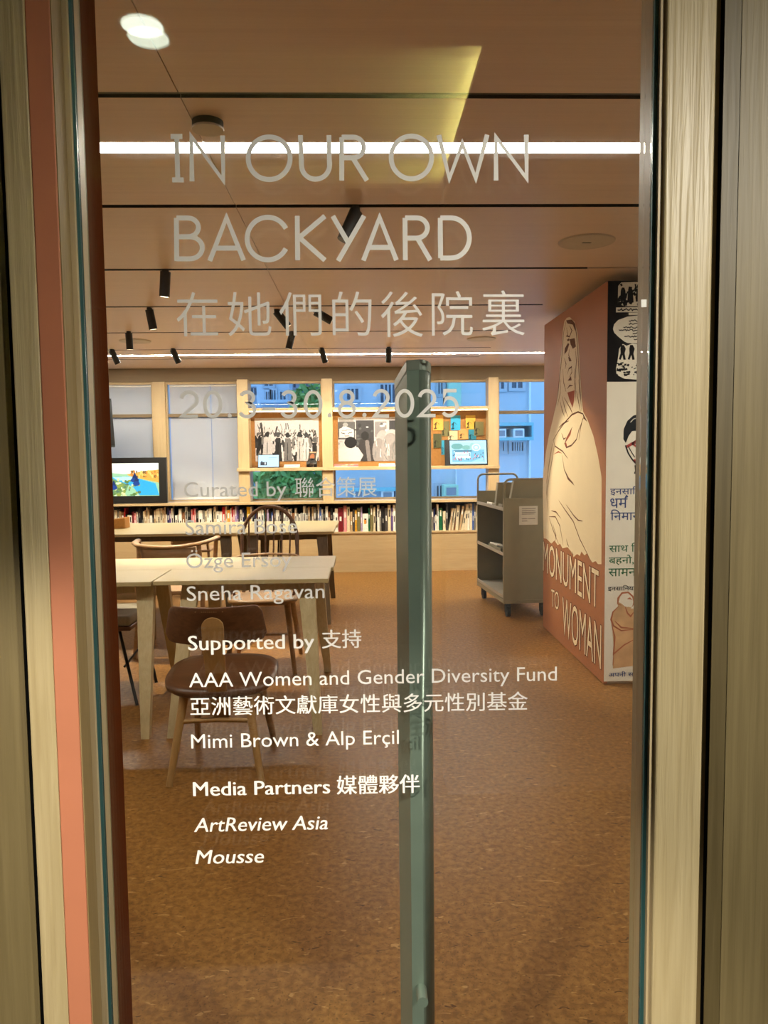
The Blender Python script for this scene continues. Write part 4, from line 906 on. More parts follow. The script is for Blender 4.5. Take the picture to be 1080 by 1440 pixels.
MB().hexa([(XL + 0.25, 8.45, pb_.z + 0.03), (wp.x, 8.72, pb_.z + 0.02), (wp.x - 0.02, 8.78, pb_.z), (XL + 0.23, 8.51, pb_.z)], [(XL + 0.25, 8.45, pa.z), (wp.x - 0.025, 8.72, pa.z), (wp.x - 0.045, 8.78, pa.z - 0.02), (XL + 0.23, 8.51, pa.z - 0.02)]).build('casing', M['black'], wm, bevel=0.004)
MB().tube([(XL, 8.7, (pa.z + pb_.z) / 2), (XL + 0.4, 8.62, (pa.z + pb_.z) / 2)], 0.02, 10).build('arm', M['black_metal'], wm)

# ---------------------------------------------------------------- tables
TH = 0.75
def table(x0, x1, y0, y1, label, leg_mat, split=None, legs=None, foot=0.07):
    t = thing('table', label, 'table', ((x0 + x1) / 2, (y0 + y1) / 2, 0), group='pale wooden reading tables')
    ym = split or (y0 + y1) / 2
    MB().box((x0, y0, TH - 0.022), (x1, ym - 0.001, TH)).build('tabletop_plank', M['ash'], t, bevel=0.002)
    MB().box((x0, ym + 0.001, TH - 0.022), (x1 + 0.012, y1, TH)).build('tabletop_plank', M['ash'], t, bevel=0.002)
    MB().box((x0 + 0.12, y0 + 0.12, TH - 0.075), (x1 - 0.12, y0 + 0.14, TH - 0.022)).box((x0 + 0.12, y1 - 0.14, TH - 0.075), (x1 - 0.12, y1 - 0.12, TH - 0.022)).build('apron', leg_mat, t)
    for sx in (0, 1):
        for sy in (0, 1):
            tx = (x1 - 0.105) if sx else (x0 + 0.105); ty = (y1 - 0.13) if sy else (y0 + 0.10)
            fx = tx + (foot if sx else -foot); fy = ty + (0.17 if sy else -0.17)
            if legs and (sx, sy) in legs: (fx, fy), (tx, ty) = legs[(sx, sy)]
            MB().leg((fx, fy, 0), (tx, ty, TH - 0.022), 0.042, 0.042, 0.09, 0.05).build('leg', leg_mat, t, bevel=0.002)
    return t
table(-1.055, -0.172, 3.90, 4.79, 'pale wooden table in the middle, the dark chair pushed up to its front', M['ash_z'], 4.30, {(0, 0): ((-0.945, 3.75), (-0.885, 4.02)), (1, 0): ((-0.228, 3.75), (-0.292, 4.02)), (0, 1): ((-0.94, 4.86), (-0.885, 4.66)), (1, 1): ((-0.225, 4.86), (-0.285, 4.66))})
table(-1.960, -1.063, 3.885, 4.79, 'pale wooden table cut off by the left edge, joined to the middle table', M['ash_z'], 4.30, {(1, 0): ((-1.07, 3.745), (-1.115, 4.0)), (1, 1): ((-1.145, 4.72), (-1.20, 4.60))})
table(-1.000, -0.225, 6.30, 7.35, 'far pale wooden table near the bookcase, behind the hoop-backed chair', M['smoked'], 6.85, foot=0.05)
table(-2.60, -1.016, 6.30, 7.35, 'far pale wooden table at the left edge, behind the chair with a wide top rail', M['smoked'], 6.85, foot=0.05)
fb = thing('file_box', 'tan box on the far table at the left edge', 'box', (-2.62 + 0.6, 6.9, TH))
b0, b1 = at(150, 738, y=6.8), at(175.5, 738, y=6.8)
MB().hexa([(b0.x - 0.1, 6.8, TH), (b1.x, 6.8, TH), (b1.x, 6.95, TH), (b0.x - 0.1, 6.95, TH)], [(b0.x - 0.1, 6.8, TH + 0.06), (b1.x, 6.8, TH + 0.095), (b1.x, 6.95, TH + 0.095), (b0.x - 0.1, 6.95, TH + 0.06)]).build('body', M['cork'], fb, bevel=0.003)
fb.location = ((b0.x + b1.x) / 2 - 0.05, 6.87, TH)
for c in fb.children: c.data.transform(Matrix.Translation(Vector((-2.02, 6.9, TH)) - fb.location))

# ---------------------------------------------------------------- chairs
# near chair: dark curved back and scooped seat on tan legs, its back to the door
ch = thing('chair', 'dark walnut chair with a tan spine up its back, nearest the glass door', 'chair', (-0.625, 3.42, 0))
cx = -0.632
def seat_out(a):                                    # rounded D plan, wider at the back (near the camera)
    c, s = math.cos(a), math.sin(a); e = 0.72
    return (cx + 0.245 * math.copysign(abs(c) ** e, c), 3.45 + 0.225 * math.copysign(abs(s) ** e, s))
def seat_z(x, y): return 0.408 + (y - 3.45) * 0.10 + 0.16 * (x - cx) ** 2 - 0.012 * math.cos((y - 3.4) * 5)
sm = MB(); N = 48; rings = [0.02, 0.3, 0.6, 0.85, 1.0]
vs = []
for rr in rings:
    for k in range(N):
        x, y = seat_out(2 * math.pi * k / N); x = cx + (x - cx) * rr; y = 3.45 + (y - 3.45) * rr; vs.append((x, y, seat_z(x, y) + (0.004 if rr == 1.0 else 0.012)))
nb = len(vs)
for rr, dz in ((1.0, -0.018), (0.93, -0.032), (0.5, -0.034), (0.02, -0.034)):
    for k in range(N):
        x, y = seat_out(2 * math.pi * k / N); x = cx + (x - cx) * rr; y = 3.45 + (y - 3.45) * rr; vs.append((x, y, seat_z(x, y) + dz))
nr = len(vs) // N
sm.add(vs, [(i * N + k, i * N + (k + 1) % N, (i + 1) * N + (k + 1) % N, (i + 1) * N + k) for i in range(nr - 1) for k in range(N)], 0, True)
sm.build('seat', M['walnut'], ch)
def back_pt(u, v):                                  # curved plywood back, ends bending away from the camera
    s = 2 * u - 1; w = 0.212 - 0.020 * v; x = cx + 0.002 + s * w; q = max(0.0, abs(s) - 0.82) / 0.18; v = 0.5 + (v - 0.5) * (1 - 0.42 * q ** 3); z = 0.586 + v * (0.166 - 0.006 * s * s)
    return (x, 3.225 + 0.10 * s * s - 0.03 * v, z)
bk = MB(); bk.grid(back_pt, 26, 6, 0.012); bk.build('backrest', M['walnut'], ch, bevel=0.004)
mk = MB()
for k, (a, b) in enumerate([(0.33, 0.345), (0.40, 0.412), (0.42, 0.432), (0.44, 0.455), (0.465, 0.475), (0.485, 0.50), (0.51, 0.52), (0.53, 0.545), (0.555, 0.565), (0.62, 0.635)]):
    q = [Vector(back_pt(u, v)) for u, v in ((a, .87), (b, .87), (b, .905), (a, .905))]; mk.add([p + Vector((0, -0.0135, 0)) for p in q], [(0, 1, 2, 3)])
bk_o = [c for c in ch.children if c.name.startswith('backrest')][0]
mo = mk.build('maker_mark', M['teak'], ch); mo.parent = bk_o
sp = MB()
pts = [(cx + 0.008, 3.186, 0.668), (cx + 0.009, 3.192, 0.58), (cx + 0.012, 3.206, 0.47), (cx + 0.015, 3.226, 0.385), (cx + 0.018, 3.25, 0.30), (cx + 0.02, 3.28, 0.255)]
ws = [0.046, 0.045, 0.042, 0.039, 0.036, 0.034]
capp = []
fr = []
for (x, y, z), w in zip(pts, ws): fr += [(x - w, y, z), (x + w, y, z)]
topc = [(pts[0][0] + 0.046 * math.cos(a), pts[0][1], pts[0][2] + 0.042 * math.sin(a)) for a in [math.pi * k / 8 for k in range(9)]]
for i in range(len(pts) - 1):
    a, b, c, d = fr[2 * i], fr[2 * i + 1], fr[2 * i + 3], fr[2 * i + 2]
    sp.hexa([Vector(d), Vector(c), Vector(c) + Vector((0, .016, 0)), Vector(d) + Vector((0, .016, 0))], [Vector(a), Vector(b), Vector(b) + Vector((0, .016, 0)), Vector(a) + Vector((0, .016, 0))])
sp.prism(topc, (0, 0.016, 0))
tag(sp.build('spine', M['beech'], ch, bevel=0.002), 'tan spine running up the back')
pg = MB()
for x in (cx - 0.02, cx + 0.026): pg.tube([(x, 3.222, 0.375), (x, 3.226, 0.375)], 0.006, 10)
pg.build('peg', M['walnut'], ch)
for nm, p, q, m_ in (('leg', (-0.818, 3.17, 0), (cx - 0.135, 3.30, 0.385), M['beech']), ('leg', (-0.432, 3.17, 0), (cx + 0.125, 3.30, 0.385), M['beech']),
                     ('leg', (-0.800, 3.66, 0), (cx - 0.140, 3.56, 0.40), M['teak']), ('leg', (-0.435, 3.66, 0), (cx + 0.140, 3.56, 0.40), M['teak'])):
    MB().tube([p, (Vector(p) + Vector(q)) / 2, q], 0.014, 12, r1=0.021).build(nm, m_, ch)
MB().tube([(cx - 0.165, 3.255, 0.248), (cx, 3.262, 0.252), (cx + 0.155, 3.255, 0.248)], 0.011, 10).build('stretcher', M['beech'], ch)

# hoop-backed chair between the tables, facing the door
wc = thing('chair', 'dark hoop-backed spindle chair behind the middle table', 'chair', (-0.63, 5.05, 0))
wx0, ws_ = -0.645, 0.46
st = MB(); N = 40
so = lambda a: (wx0 + 0.225 * math.copysign(abs(math.cos(a)) ** .75, math.cos(a)) * (1 - 0.10 * math.sin(a)), 5.05 + 0.22 * math.copysign(abs(math.sin(a)) ** .75, math.sin(a)))
vs = []
for rr, z in ((0.02, ws_ - 0.008), (0.7, ws_ - 0.006), (1.0, ws_), (1.0, ws_ - 0.022), (0.85, ws_ - 0.036), (0.02, ws_ - 0.036)):
    for k in range(N):
        x, y = so(2 * math.pi * k / N); vs.append((wx0 + (x - wx0) * rr, 5.05 + (y - 5.05) * rr, z))
st.add(vs, [(i * N + k, i * N + (k + 1) % N, (i + 1) * N + (k + 1) % N, (i + 1) * N + k) for i in range(5) for k in range(N)], 0, True)
st.build('seat', M['teak'], wc)
def hoop(a): return Vector((-0.630 + 0.188 * math.cos(a) * (1.0 if True else 1), 5.30 + 0.05 * math.sin(a), 0.80 + 0.225 * math.sin(a)))
hpts = [Vector((-0.80, 5.20, ws_ - 0.01)), Vector((-0.812, 5.25, 0.62)), Vector((-0.818, 5.285, 0.72))] + [hoop(math.pi - math.pi * k / 24) for k in range(25)] + [Vector((-0.442, 5.285, 0.72)), Vector((-0.448, 5.25, 0.62)), Vector((-0.46, 5.20, ws_ - 0.01))]
MB().tube(hpts, 0.0125, 12).build('hoop', M['walnut'], wc)
for k in range(6):
    s = -1 + 2 * (k + 0.5) / 6; xb, xt = -0.632 + s * 0.155, -0.630 + s * 0.172; zt_ = 0.80 + 0.225 * math.sqrt(max(0, 1 - (s * 0.172 / 0.188) ** 2))
    MB().tube([(xb, 5.215, ws_ - 0.01), ((xb + xt) / 2, 5.27, 0.65), (xt, 5.30 + 0.05 * (zt_ - 0.8) / 0.225, zt_)], 0.0058, 8).build('spindle', M['walnut'], wc)
ar = [(-0.93, 5.02, 0.672), (-0.90, 5.15, 0.690), (-0.80, 5.255, 0.70), (-0.63, 5.285, 0.705), (-0.46, 5.255, 0.70), (-0.40, 5.15, 0.690), (-0.385, 5.05, 0.678)]
MB().tube(ar, 0.013, 10, flat=0.6).build('arm_rail', M['teak'], wc)
for s_ in (-1, 1): MB().tube([(wx0 + s_ * 0.19, 5.06, ws_ - 0.01), (-0.65 + s_ * 0.255, 5.06, 0.678)], 0.009, 8).build('arm_post', M['walnut'], wc)
for sx in (-1, 1):
    for sy, yy in ((-1, 4.80), (1, 5.30)): MB().tube([(wx0 + sx * 0.215, yy, 0), (wx0 + sx * 0.165, 5.05 + sy * 0.15, ws_ - 0.03)], 0.014, 12, r1=0.021).build('leg', M['teak'], wc)
MB().tube([(wx0 - 0.195, 5.05, 0.2), (wx0 + 0.195, 5.05, 0.2)], 0.009, 8).build('stretcher', M['teak'], wc)

# low armchair with a wide curved top rail, between the tables at the left
ac = thing('chair', 'brown armchair with a wide curved top rail, behind the joined tables', 'chair', (-1.33, 5.45, 0))
ax = -1.325
rail = [(ax - 0.285, 5.60, 0.775), (ax - 0.265, 5.45, 0.772), (ax - 0.21, 5.33, 0.768), (ax - 0.10, 5.265, 0.764), (ax, 5.25, 0.763), (ax + 0.10, 5.265, 0.766), (ax + 0.20, 5.33, 0.774), (ax + 0.255, 5.45, 0.782), (ax + 0.285, 5.60, 0.79)]
rp = []
for i in range(len(rail) - 1):
    for k in range(4): rp.append(Vector(rail[i]).lerp(Vector(rail[i + 1]), k / 4))
rp.append(Vector(rail[-1]))
MB().tube(rp, 0.024, 12, flat=0.55).build('top_rail', M['teak'], ac)
def acb(u, v): s = 2 * u - 1; return (ax + s * (0.165 + 0.02 * v), 5.30 + 0.055 * s * s - 0.04 * v, 0.50 + v * 0.255)
MB().grid(acb, 14, 4, 0.012).build('backrest', M['teak'], ac)
MB().box((ax - 0.24, 5.33, 0.42), (ax + 0.24, 5.80, 0.455)).build('seat', M['teak'], ac, bevel=0.012, seg=3)
for sx in (-1, 1):
    MB().tube([(ax + sx * 0.235, 5.26, 0), (ax + sx * 0.215, 5.36, 0.44), (ax + sx * 0.205, 5.335, 0.765)], 0.017, 12, r1=0.016).build('leg', M['teak'], ac)
    MB().tube([(ax + sx * 0.25, 5.82, 0), (ax + sx * 0.225, 5.74, 0.44), (ax + sx * 0.278, 5.58, 0.775)], 0.015, 12, r1=0.016).build('leg', M['teak'], ac)

# chairs and stools around the far table
fc = thing('chair', 'brown chair with a plain low back at the far side of the far table', 'chair', (-1.45, 7.75, 0))
fx = at(266, 757, y=7.6).x
fc.location = (fx, 7.75, 0)
def fcb(u, v): s = 2 * u - 1; return (fx + s * 0.185, 7.62 + 0.03 * s * s, 0.50 + 0.06 * v + 0.015 * s * s)
MB().grid(fcb, 12, 3, 0.016).build('backrest', M['teak'], fc)
MB().box((fx - 0.2, 7.62, 0.43), (fx + 0.2, 8.02, 0.455)).build('seat', M['teak'], fc, bevel=0.01)
for sx in (-1, 1):
    for yy in (7.64, 8.0): MB().tube([(fx + sx * 0.2, yy, 0), (fx + sx * 0.17, yy, 0.44 if yy > 7.8 else 0.52)], 0.013, 10).build('leg', M['teak'], fc)
sx_ = at(405, 754, y=7.9).x
so_ = thing('stool', 'tan-seated stool on thin black legs between the far table and the bookcase', 'stool', (sx_, 7.9, 0))
MB().box((sx_ - 0.175, 7.74, 0.525), (sx_ + 0.175, 8.06, 0.56)).build('seat', M['beech'], so_, bevel=0.008)
for s_ in (-1, 1):
    for yy in (7.80, 8.0): MB().tube([(sx_ + s_ * 0.088 * 1.25, yy, 0), (sx_ + s_ * 0.085, yy, 0.526)], 0.0085, 8).build('leg', M['black_metal'], so_)
MB().tube([(sx_ - 0.1, 7.80, 0.2), (sx_ + 0.1, 7.80, 0.2)], 0.006, 8).build('stretcher', M['black_metal'], so_)
# padded chair on black steel legs at the left edge
p_ = at(178, 880, y=4.55)
gx = at(189, 880, y=4.5).x
gc = thing('chair', 'grey padded chair on thin black steel legs under the left table', 'chair', (gx - 0.2, 4.62, 0))
zs_ = at(180, 886, y=4.45).z
MB().box((gx - 0.42, 4.42, zs_), (gx, 4.86, zs_ + 0.025)).build('seat_base', M['walnut'], gc, bevel=0.006)
MB().box((gx - 0.415, 4.425, zs_ + 0.025), (gx - 0.005, 4.855, zs_ + 0.085)).build('seat', M['grey_seat'], gc, bevel=0.018, seg=3)
for i, (fx_, fy_, tx_, ty_) in enumerate([(at(193, 992, z=0).x, at(193, 992, z=0).y, gx - 0.075, 4.46), (at(220, 960, z=0).x, at(220, 960, z=0).y, gx - 0.05, 4.82), (gx - 0.46, 4.32, gx - 0.36, 4.46), (gx - 0.46, 4.92, gx - 0.36, 4.82)]):
    MB().tube([(fx_, fy_, 0), (tx_, ty_, zs_)], 0.0095, 10).build('leg', M['black_metal'], gc)
MB().tube([(gx - 0.035, 4.40, 0.18), (gx + 0.0, 4.62, 0.245), (gx + 0.02, 4.83, 0.18)], 0.007, 8).build('stretcher', M['black_metal'], gc)
def gcb(u, v): s = 2 * u - 1; return (gx - 0.21 + s * 0.18, 4.86 + 0.07 * v, zs_ + 0.10 + 0.22 * v)
MB().grid(gcb, 8, 4, 0.018).build('backrest', M['teak'], gc)
for s_ in (-0.15, 0.15): MB().tube([(gx - 0.21 + s_, 4.83, zs_), (gx - 0.21 + s_, 4.93, zs_ + 0.26)], 0.008, 8).build('back_post', M['black_metal'], gc)

# ---------------------------------------------------------------- book cart
P0, P1, P2 = at(711, 866, z=0), at(757, 862, z=0), at(680, 841, z=0)
ang = math.atan2(P1.y - P0.y, P1.x - P0.x)
W_, L_c = 0.40, 0.93
cart = thing('book_cart', 'tall grey metal library cart on casters beside the brown mural', 'book cart', (0, 0, 0))
ca = math.radians(5.0)
org = Vector((1.175, 6.36, 0))
cart.location = org; cart.rotation_euler = (0, 0, ca)
def cb(name, mb, m, par=cart, bevel=0.0, seg=2): return mb.build(name, m, par, local=True, bevel=bevel, seg=seg)
zb_, ztp = 0.125, 1.0
cb('end_panel', MB().box((0, 0, zb_), (W_, 0.014, ztp)).box((0, -0.006, zb_ - 0.008), (0.012, 0.02, ztp)).box((W_ - 0.012, -0.006, zb_ - 0.008), (W_, 0.02, ztp)).box((0.012, -0.008, zb_ - 0.008), (W_ - 0.012, 0.014, zb_ + 0.02)).box((0.012, -0.006, ztp - 0.018), (W_ - 0.012, 0.014, ztp)), M['cart'], bevel=0.002)
cb('end_panel', MB().box((0, L_c - 0.014, zb_), (W_, L_c, ztp + 0.02)).box((0, L_c - 0.02, zb_ - 0.008), (0.012, L_c + 0.006, ztp + 0.02)).box((W_ - 0.012, L_c - 0.02, zb_ - 0.008), (W_, L_c + 0.006, ztp + 0.02)), M['cart'], bevel=0.002)
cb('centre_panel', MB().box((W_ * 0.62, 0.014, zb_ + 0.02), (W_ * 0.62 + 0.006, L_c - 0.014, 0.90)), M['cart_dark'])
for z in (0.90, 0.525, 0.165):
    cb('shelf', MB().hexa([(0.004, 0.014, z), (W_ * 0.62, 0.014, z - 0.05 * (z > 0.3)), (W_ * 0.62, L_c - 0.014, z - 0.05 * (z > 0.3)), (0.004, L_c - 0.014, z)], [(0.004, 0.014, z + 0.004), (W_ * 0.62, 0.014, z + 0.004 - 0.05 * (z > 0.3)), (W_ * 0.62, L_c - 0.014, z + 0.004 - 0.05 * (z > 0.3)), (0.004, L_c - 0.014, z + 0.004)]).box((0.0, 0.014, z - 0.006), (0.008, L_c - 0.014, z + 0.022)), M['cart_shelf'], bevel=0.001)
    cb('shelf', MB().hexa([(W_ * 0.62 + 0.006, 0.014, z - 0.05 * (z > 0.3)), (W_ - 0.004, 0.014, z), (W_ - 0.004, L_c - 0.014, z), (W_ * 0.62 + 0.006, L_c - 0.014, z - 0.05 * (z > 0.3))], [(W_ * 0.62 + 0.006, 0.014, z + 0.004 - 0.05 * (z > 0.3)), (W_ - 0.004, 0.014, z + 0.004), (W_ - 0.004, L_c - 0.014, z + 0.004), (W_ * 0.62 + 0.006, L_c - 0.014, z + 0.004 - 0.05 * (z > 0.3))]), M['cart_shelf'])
cb('bottom_rim', MB().box((0.0, 0.014, zb_ - 0.004), (0.01, L_c - 0.014, zb_ + 0.03)).box((W_ - 0.01, 0.014, zb_ - 0.004), (W_, L_c - 0.014, zb_ + 0.03)).box((0.01, 0.014, zb_ - 0.004), (W_ - 0.01, L_c - 0.014, zb_ + 0.002)), M['cart'])
def rail_pts(y, zc):
    r = 0.055; a = [(0.008, y, zc - 0.02), (0.008, y, zc + 0.155 - r)] + [(0.008 + r - r * math.cos(t), y, zc + 0.155 - r + r * math.sin(t)) for t in [math.pi / 2 * k / 8 for k in range(1, 9)]]
    b = [(W_ - 0.008 - r + r * math.sin(t), y, zc + 0.155 - r + r * math.cos(t)) for t in [math.pi / 2 * k / 8 for k in range(9)]] + [(W_ - 0.008, y, zc - 0.02)]
    return a + b
cb('push_rail', MB().tube(rail_pts(0.006, ztp), 0.0095, 12), M['cart']); cb('push_rail', MB().tube(rail_pts(L_c - 0.006, ztp + 0.02), 0.0095, 12), M['cart'])
for x, y in ((0.05, 0.05), (W_ - 0.05, 0.05), (0.05, L_c - 0.06), (W_ - 0.05, L_c - 0.06)):
    k_ = cb('caster', MB().box((x - 0.02, y - 0.025, 0.085), (x + 0.02, y + 0.025, zb_ - 0.004)).box((x - 0.021, y - 0.02, 0.035), (x - 0.016, y + 0.02, 0.09)).box((x + 0.016, y - 0.02, 0.035), (x + 0.021, y + 0.02, 0.09)), M['rubber'])
    cb('wheel', MB().tube([(x - 0.015, y - 0.012, 0.041), (x + 0.015, y - 0.012, 0.041)], 0.04, 20), M['rubber'], k_)
def cw(px, py): # pixel -> local on the near end panel
    p = at(px, py, y=org.y) ; d = p - org; return (d.x / math.cos(ca), 0, p.z)
n0, n1 = cw(730.5, 712), cw(757, 738)
nt_ = cb('notice', MB().box((n0[0], -0.0012, n1[2]), (n1[0], 0.0, n0[2])), M['paper'])
tag(nt_, 'white printed notice on the end of the cart')
tx = MB()
for k, (a, b, z) in enumerate([(.15, .9, .84), (.15, .85, .74), (.15, .9, .64), (.15, .8, .55), (.15, .42, .30), (.5, .85, .30), (.15, .45, .18)]):
    X = lambda u: n0[0] + (n1[0] - n0[0]) * u; Z = lambda v: n1[2] + (n0[2] - n1[2]) * v; u = a
    while u < b: tx.add([(X(u), -0.0015, Z(z)), (X(min(u + .055, b)), -0.0015, Z(z)), (X(min(u + .055, b)), -0.0015, Z(z + .045)), (X(u), -0.0015, Z(z + .045))], [(0, 1, 2, 3)]); u += .075
cb('notice_print', tx, M['ink'], nt_)
Rm = Matrix.Translation(org) @ Matrix.Rotation(ca, 4, 'Z')
def on_cart(name, label, cat, mb, m, group=None):
    c = sum((Vector(v) for v in mb.v), Vector()) / len(mb.v); c.z = min(v[2] for v in mb.v); mb.v = [tuple(Vector(v) - c) for v in mb.v]
    o = mb.build(name, m, None, local=True, bevel=0.002); o.location = Rm @ c; o.rotation_euler = (0, 0, ca); return tag(o, label, cat, group)
def slab(p, ux, uy, uz):
    p, ux, uy, uz = map(Vector, (p, ux, uy, uz)); return MB().hexa([p, p + ux, p + ux + uy, p + uy], [p + uz, p + ux + uz, p + ux + uy + uz, p + uy + uz])
on_cart('magazine_file', 'large grey file leaning on the cart top, nearest the end panel', 'file', slab((0.075, 0.10, 0.915), (0.29, 0.0, -0.01), (0, 0.05, 0.0), (0.055, 0.03, 0.235)), M['cart'])
on_cart('magazine_file', 'second grey file standing on the cart top, behind the larger one', 'file', slab((0.03, 0.36, 0.915), (0.20, 0.0, 0.0), (0, 0.05, 0), (0.03, 0.03, 0.20)), M['cart'])
on_cart('book', 'grey book lying flat on the top shelf of the cart', 'book', slab((0.04, 0.20, 0.907), (0.16, -0.004, -0.03), (0.004, 0.13, 0), (0.004, 0, 0.03)), M['cart'])
on_cart('book', 'small white book lying on the top shelf of the cart', 'book', slab((0.012, 0.42, 0.908), (0.11, 0.0, -0.022), (0, 0.18, 0), (0.003, 0, 0.028)), M['paper'])
on_cart('paper_stack', 'grey papers lying on the middle shelf of the cart', 'paper', slab((0.03, 0.2, 0.530), (0.2, 0, -0.043), (0, 0.42, 0), (0.0, 0, 0.03)), M['cart'])
on_cart('booklet', 'thin white booklet on the papers on the cart middle shelf', 'booklet', slab((0.04, 0.36, 0.560), (0.10, 0, -0.0215), (0, 0.24, 0), (0.0, 0, 0.012)), M['paper'])

# ---------------------------------------------------------------- ceiling fittings
def disc(px, py, rpx, label, slot=False, h=0.012, dome=False):
    p = at(px, py, z=ZC); rr = rpx * p.y / F_PX
    t = thing('ceiling_disc', label, 'ceiling fitting', (p.x, p.y, ZC), group='round ceiling fittings')
    if dome:
        MB().lathe([(rr * 0.98, -h), (rr, -h + 0.002), (rr, -h + 0.006)], (p.x, p.y, ZC), 40).build('cover', M['fitting'], t)
        MB().lathe([(rr * 0.97, -h + 0.006), (rr * 0.97, 0.0)], (p.x, p.y, ZC), 40).build('rim', M['reveal'], t)
    else: MB().lathe([(rr * 0.98, -h), (rr, -h * 0.6), (rr, 0.0)], (p.x, p.y, ZC), 40).build('cover', M['fitting'], t)
    if slot: MB().box((p.x - rr * .16, p.y - 0.006, ZC - h - 0.001), (p.x + rr * .16, p.y + 0.006, ZC - h + 0.001)).build('slot', M['reveal'], t)
    return t
disc(292, 171, 21.5, 'small round ceiling fitting just above the near light strip', h=0.026, dome=True)
disc(825, 339, 38.5, 'large round ceiling cover with a small dark slot, at the upper right', True, 0.008)
disc(677, 476, 20, 'round ceiling cover far back, left of the brown mural', h=0.01)
disc(190, 479, 21, 'round ceiling cover far back at the left', h=0.01)
SPOTS = [((500, 293), (-0.40, -0.10, -0.90), 3.29, 'biggest black ceiling spotlight, tilted left, nearest the door', 0, None),
 ((232.5, 379), (-0.10, 0.10, -1.0), 4.38, 'black ceiling spotlight pointing down, second nearest at the left', 17, (-1.0, 4.4, 0.7)),
 ((210, 433), (0.14, 0.15, -1.0), 5.45, 'black ceiling spotlight leaning right, third back at the left', 70, (-1.15, 5.05, 0.4)),
 ((389, 435), (0.62, 0.15, -0.80), 5.45, 'black ceiling spotlight in the third row, leaning sharply right', 22, (-0.35, 5.6, 0.4)),
 ((444, 435), (0.86, 0.12, -0.48), 5.45, 'black ceiling spotlight in the third row, turned almost level to the right', 42, (1.42, 5.05, 0.85)),
 ((411, 466), (-0.26, 0.10, -0.95), 6.58, 'black ceiling spotlight in the middle of the fourth row', 13, (-0.75, 6.8, 0.75)),
 ((181, 466), (0.0, 0.12, -1.0), 6.58, 'black ceiling spotlight in front of the left round ceiling cover', 13, (-1.9, 6.8, 0.75)),
 ((157, 491), (0.34, 0.30, -0.9), 7.63, 'black ceiling spotlight in the rearmost row, leftmost of its four', 25, (-2.2, 8.95, 0.6)),
 ((243, 490), (0.34, 0.30, -0.9), 7.63, 'black ceiling spotlight in the rearmost row, second from the left', 25, (-1.4, 8.95, 0.5)),
 ((452, 489), (0.26, 0.35, -0.9), 7.63, 'black ceiling spotlight in the rearmost row, third from the left', 25, (-0.1, 9.2, 1.3)),
 ((546.5, 488), (0.0, 0.35, -1.0), 7.63, 'black ceiling spotlight in the rearmost row, rightmost of its four', 25, (0.9, 9.2, 0.9))]
for (px, py), d, yy, lab, en, tgt in SPOTS:
    p = at(px, py, z=ZC); p.z = ZC; dv = Vector(d).normalized()
    t = thing('spotlight', lab, 'spotlight', p, group='black ceiling spotlights')
    MB().lathe([(0.018, -0.02), (0.02, 0.02)], p, 16).build('mount', M['black'], t)
    a = p + Vector((0, 0, -0.018)); b = a + dv * 0.128
    MB().tube([a - dv * 0.006, a + dv * 0.004, b - dv * 0.004, b], 0.0285, 22).build('body', M['black'], t, bevel=0.003)
    MB().tube([b - dv * 0.002, b + dv * 0.0006], 0.022, 18).build('lens', M['lens'] if en else M['black'], t)
    if en: lamp('SPOT', 'spot_beam', b + dv * 0.004, tgt, en * SPOT_K, WARM, t, spot_size=math.radians(46), spot_blend=0.45, shadow_soft_size=0.022)

# unseen spotlight added behind the door stile to brighten the poster board
_p = Vector((1.62, 2.298, ZC)); _t = thing('spotlight', 'added unseen black spotlight behind the right door stile, brightening the posters', 'spotlight', _p, group='black ceiling spotlights')
_d = (Vector((1.8, 4.45, 1.2)) - _p).normalized(); _b0 = _p + Vector((0, 0, -0.018)); _b1 = _b0 + _d * 0.128
MB().lathe([(0.018, -0.02), (0.02, 0.02)], _p, 16).build('mount', M['black'], _t)
MB().tube([_b0, _b0 + _d * 0.01, _b1 - _d * 0.004, _b1], 0.0285, 22).build('body', M['black'], _t, bevel=0.003)
MB().tube([_b1 - _d * 0.002, _b1 + _d * 0.0006], 0.022, 18).build('lens', M['lens'], _t)
lamp('SPOT', 'spot_beam', _b1 + _d * 0.004, (1.75, 4.45, 1.1), 13 * SPOT_K, (1.0, 0.88, 0.70), _t, spot_size=math.radians(60), spot_blend=0.6, shadow_soft_size=0.022)

# ---------------------------------------------------------------- what stands outside the windows
M['facade'] = mat('pale_blue_render', (0.62, 0.66, 0.72), 0.8, 0, 0.2, 0.06, 0.8)
M['facade2'] = mat('grey_blue_render', (0.42, 0.48, 0.56), 0.8, 0, 0.2, 0.10, 0.8)
M['mint'] = mat('mint_render', (0.46, 0.74, 0.56), 0.8, 0, 0.2, 0.05)
M['turq'] = mat('turquoise_ledge', (0.26, 0.58, 0.64), 0.7)
M['win_dark'] = mat('dark_window', (0.10, 0.12, 0.16), 0.2)
M['win_frame'] = mat('window_frame_grey', (0.50, 0.53, 0.58), 0.5)
M['ac_white'] = mat('air_conditioner_white', (0.90, 0.90, 0.90), 0.5)
M['ac_grille'] = mat('air_conditioner_grille', (0.26, 0.29, 0.34), 0.6)
M['leaf'] = mat('tree_leaf', (0.30, 0.48, 0.14), 0.6, 0, 0.3, 0.4, 3)
M['bark'] = mat('tree_bark', (0.12, 0.08, 0.05), 0.8)
YO = 13.0
bd = thing('building', 'pale blue building close outside the right-hand windows', 'building', (3, YO, -3))
bl = at(470, 600, y=YO).x
MB().box((bl, YO, -3), (9, YO + 3, 9)).build('wall', M['facade'], bd)
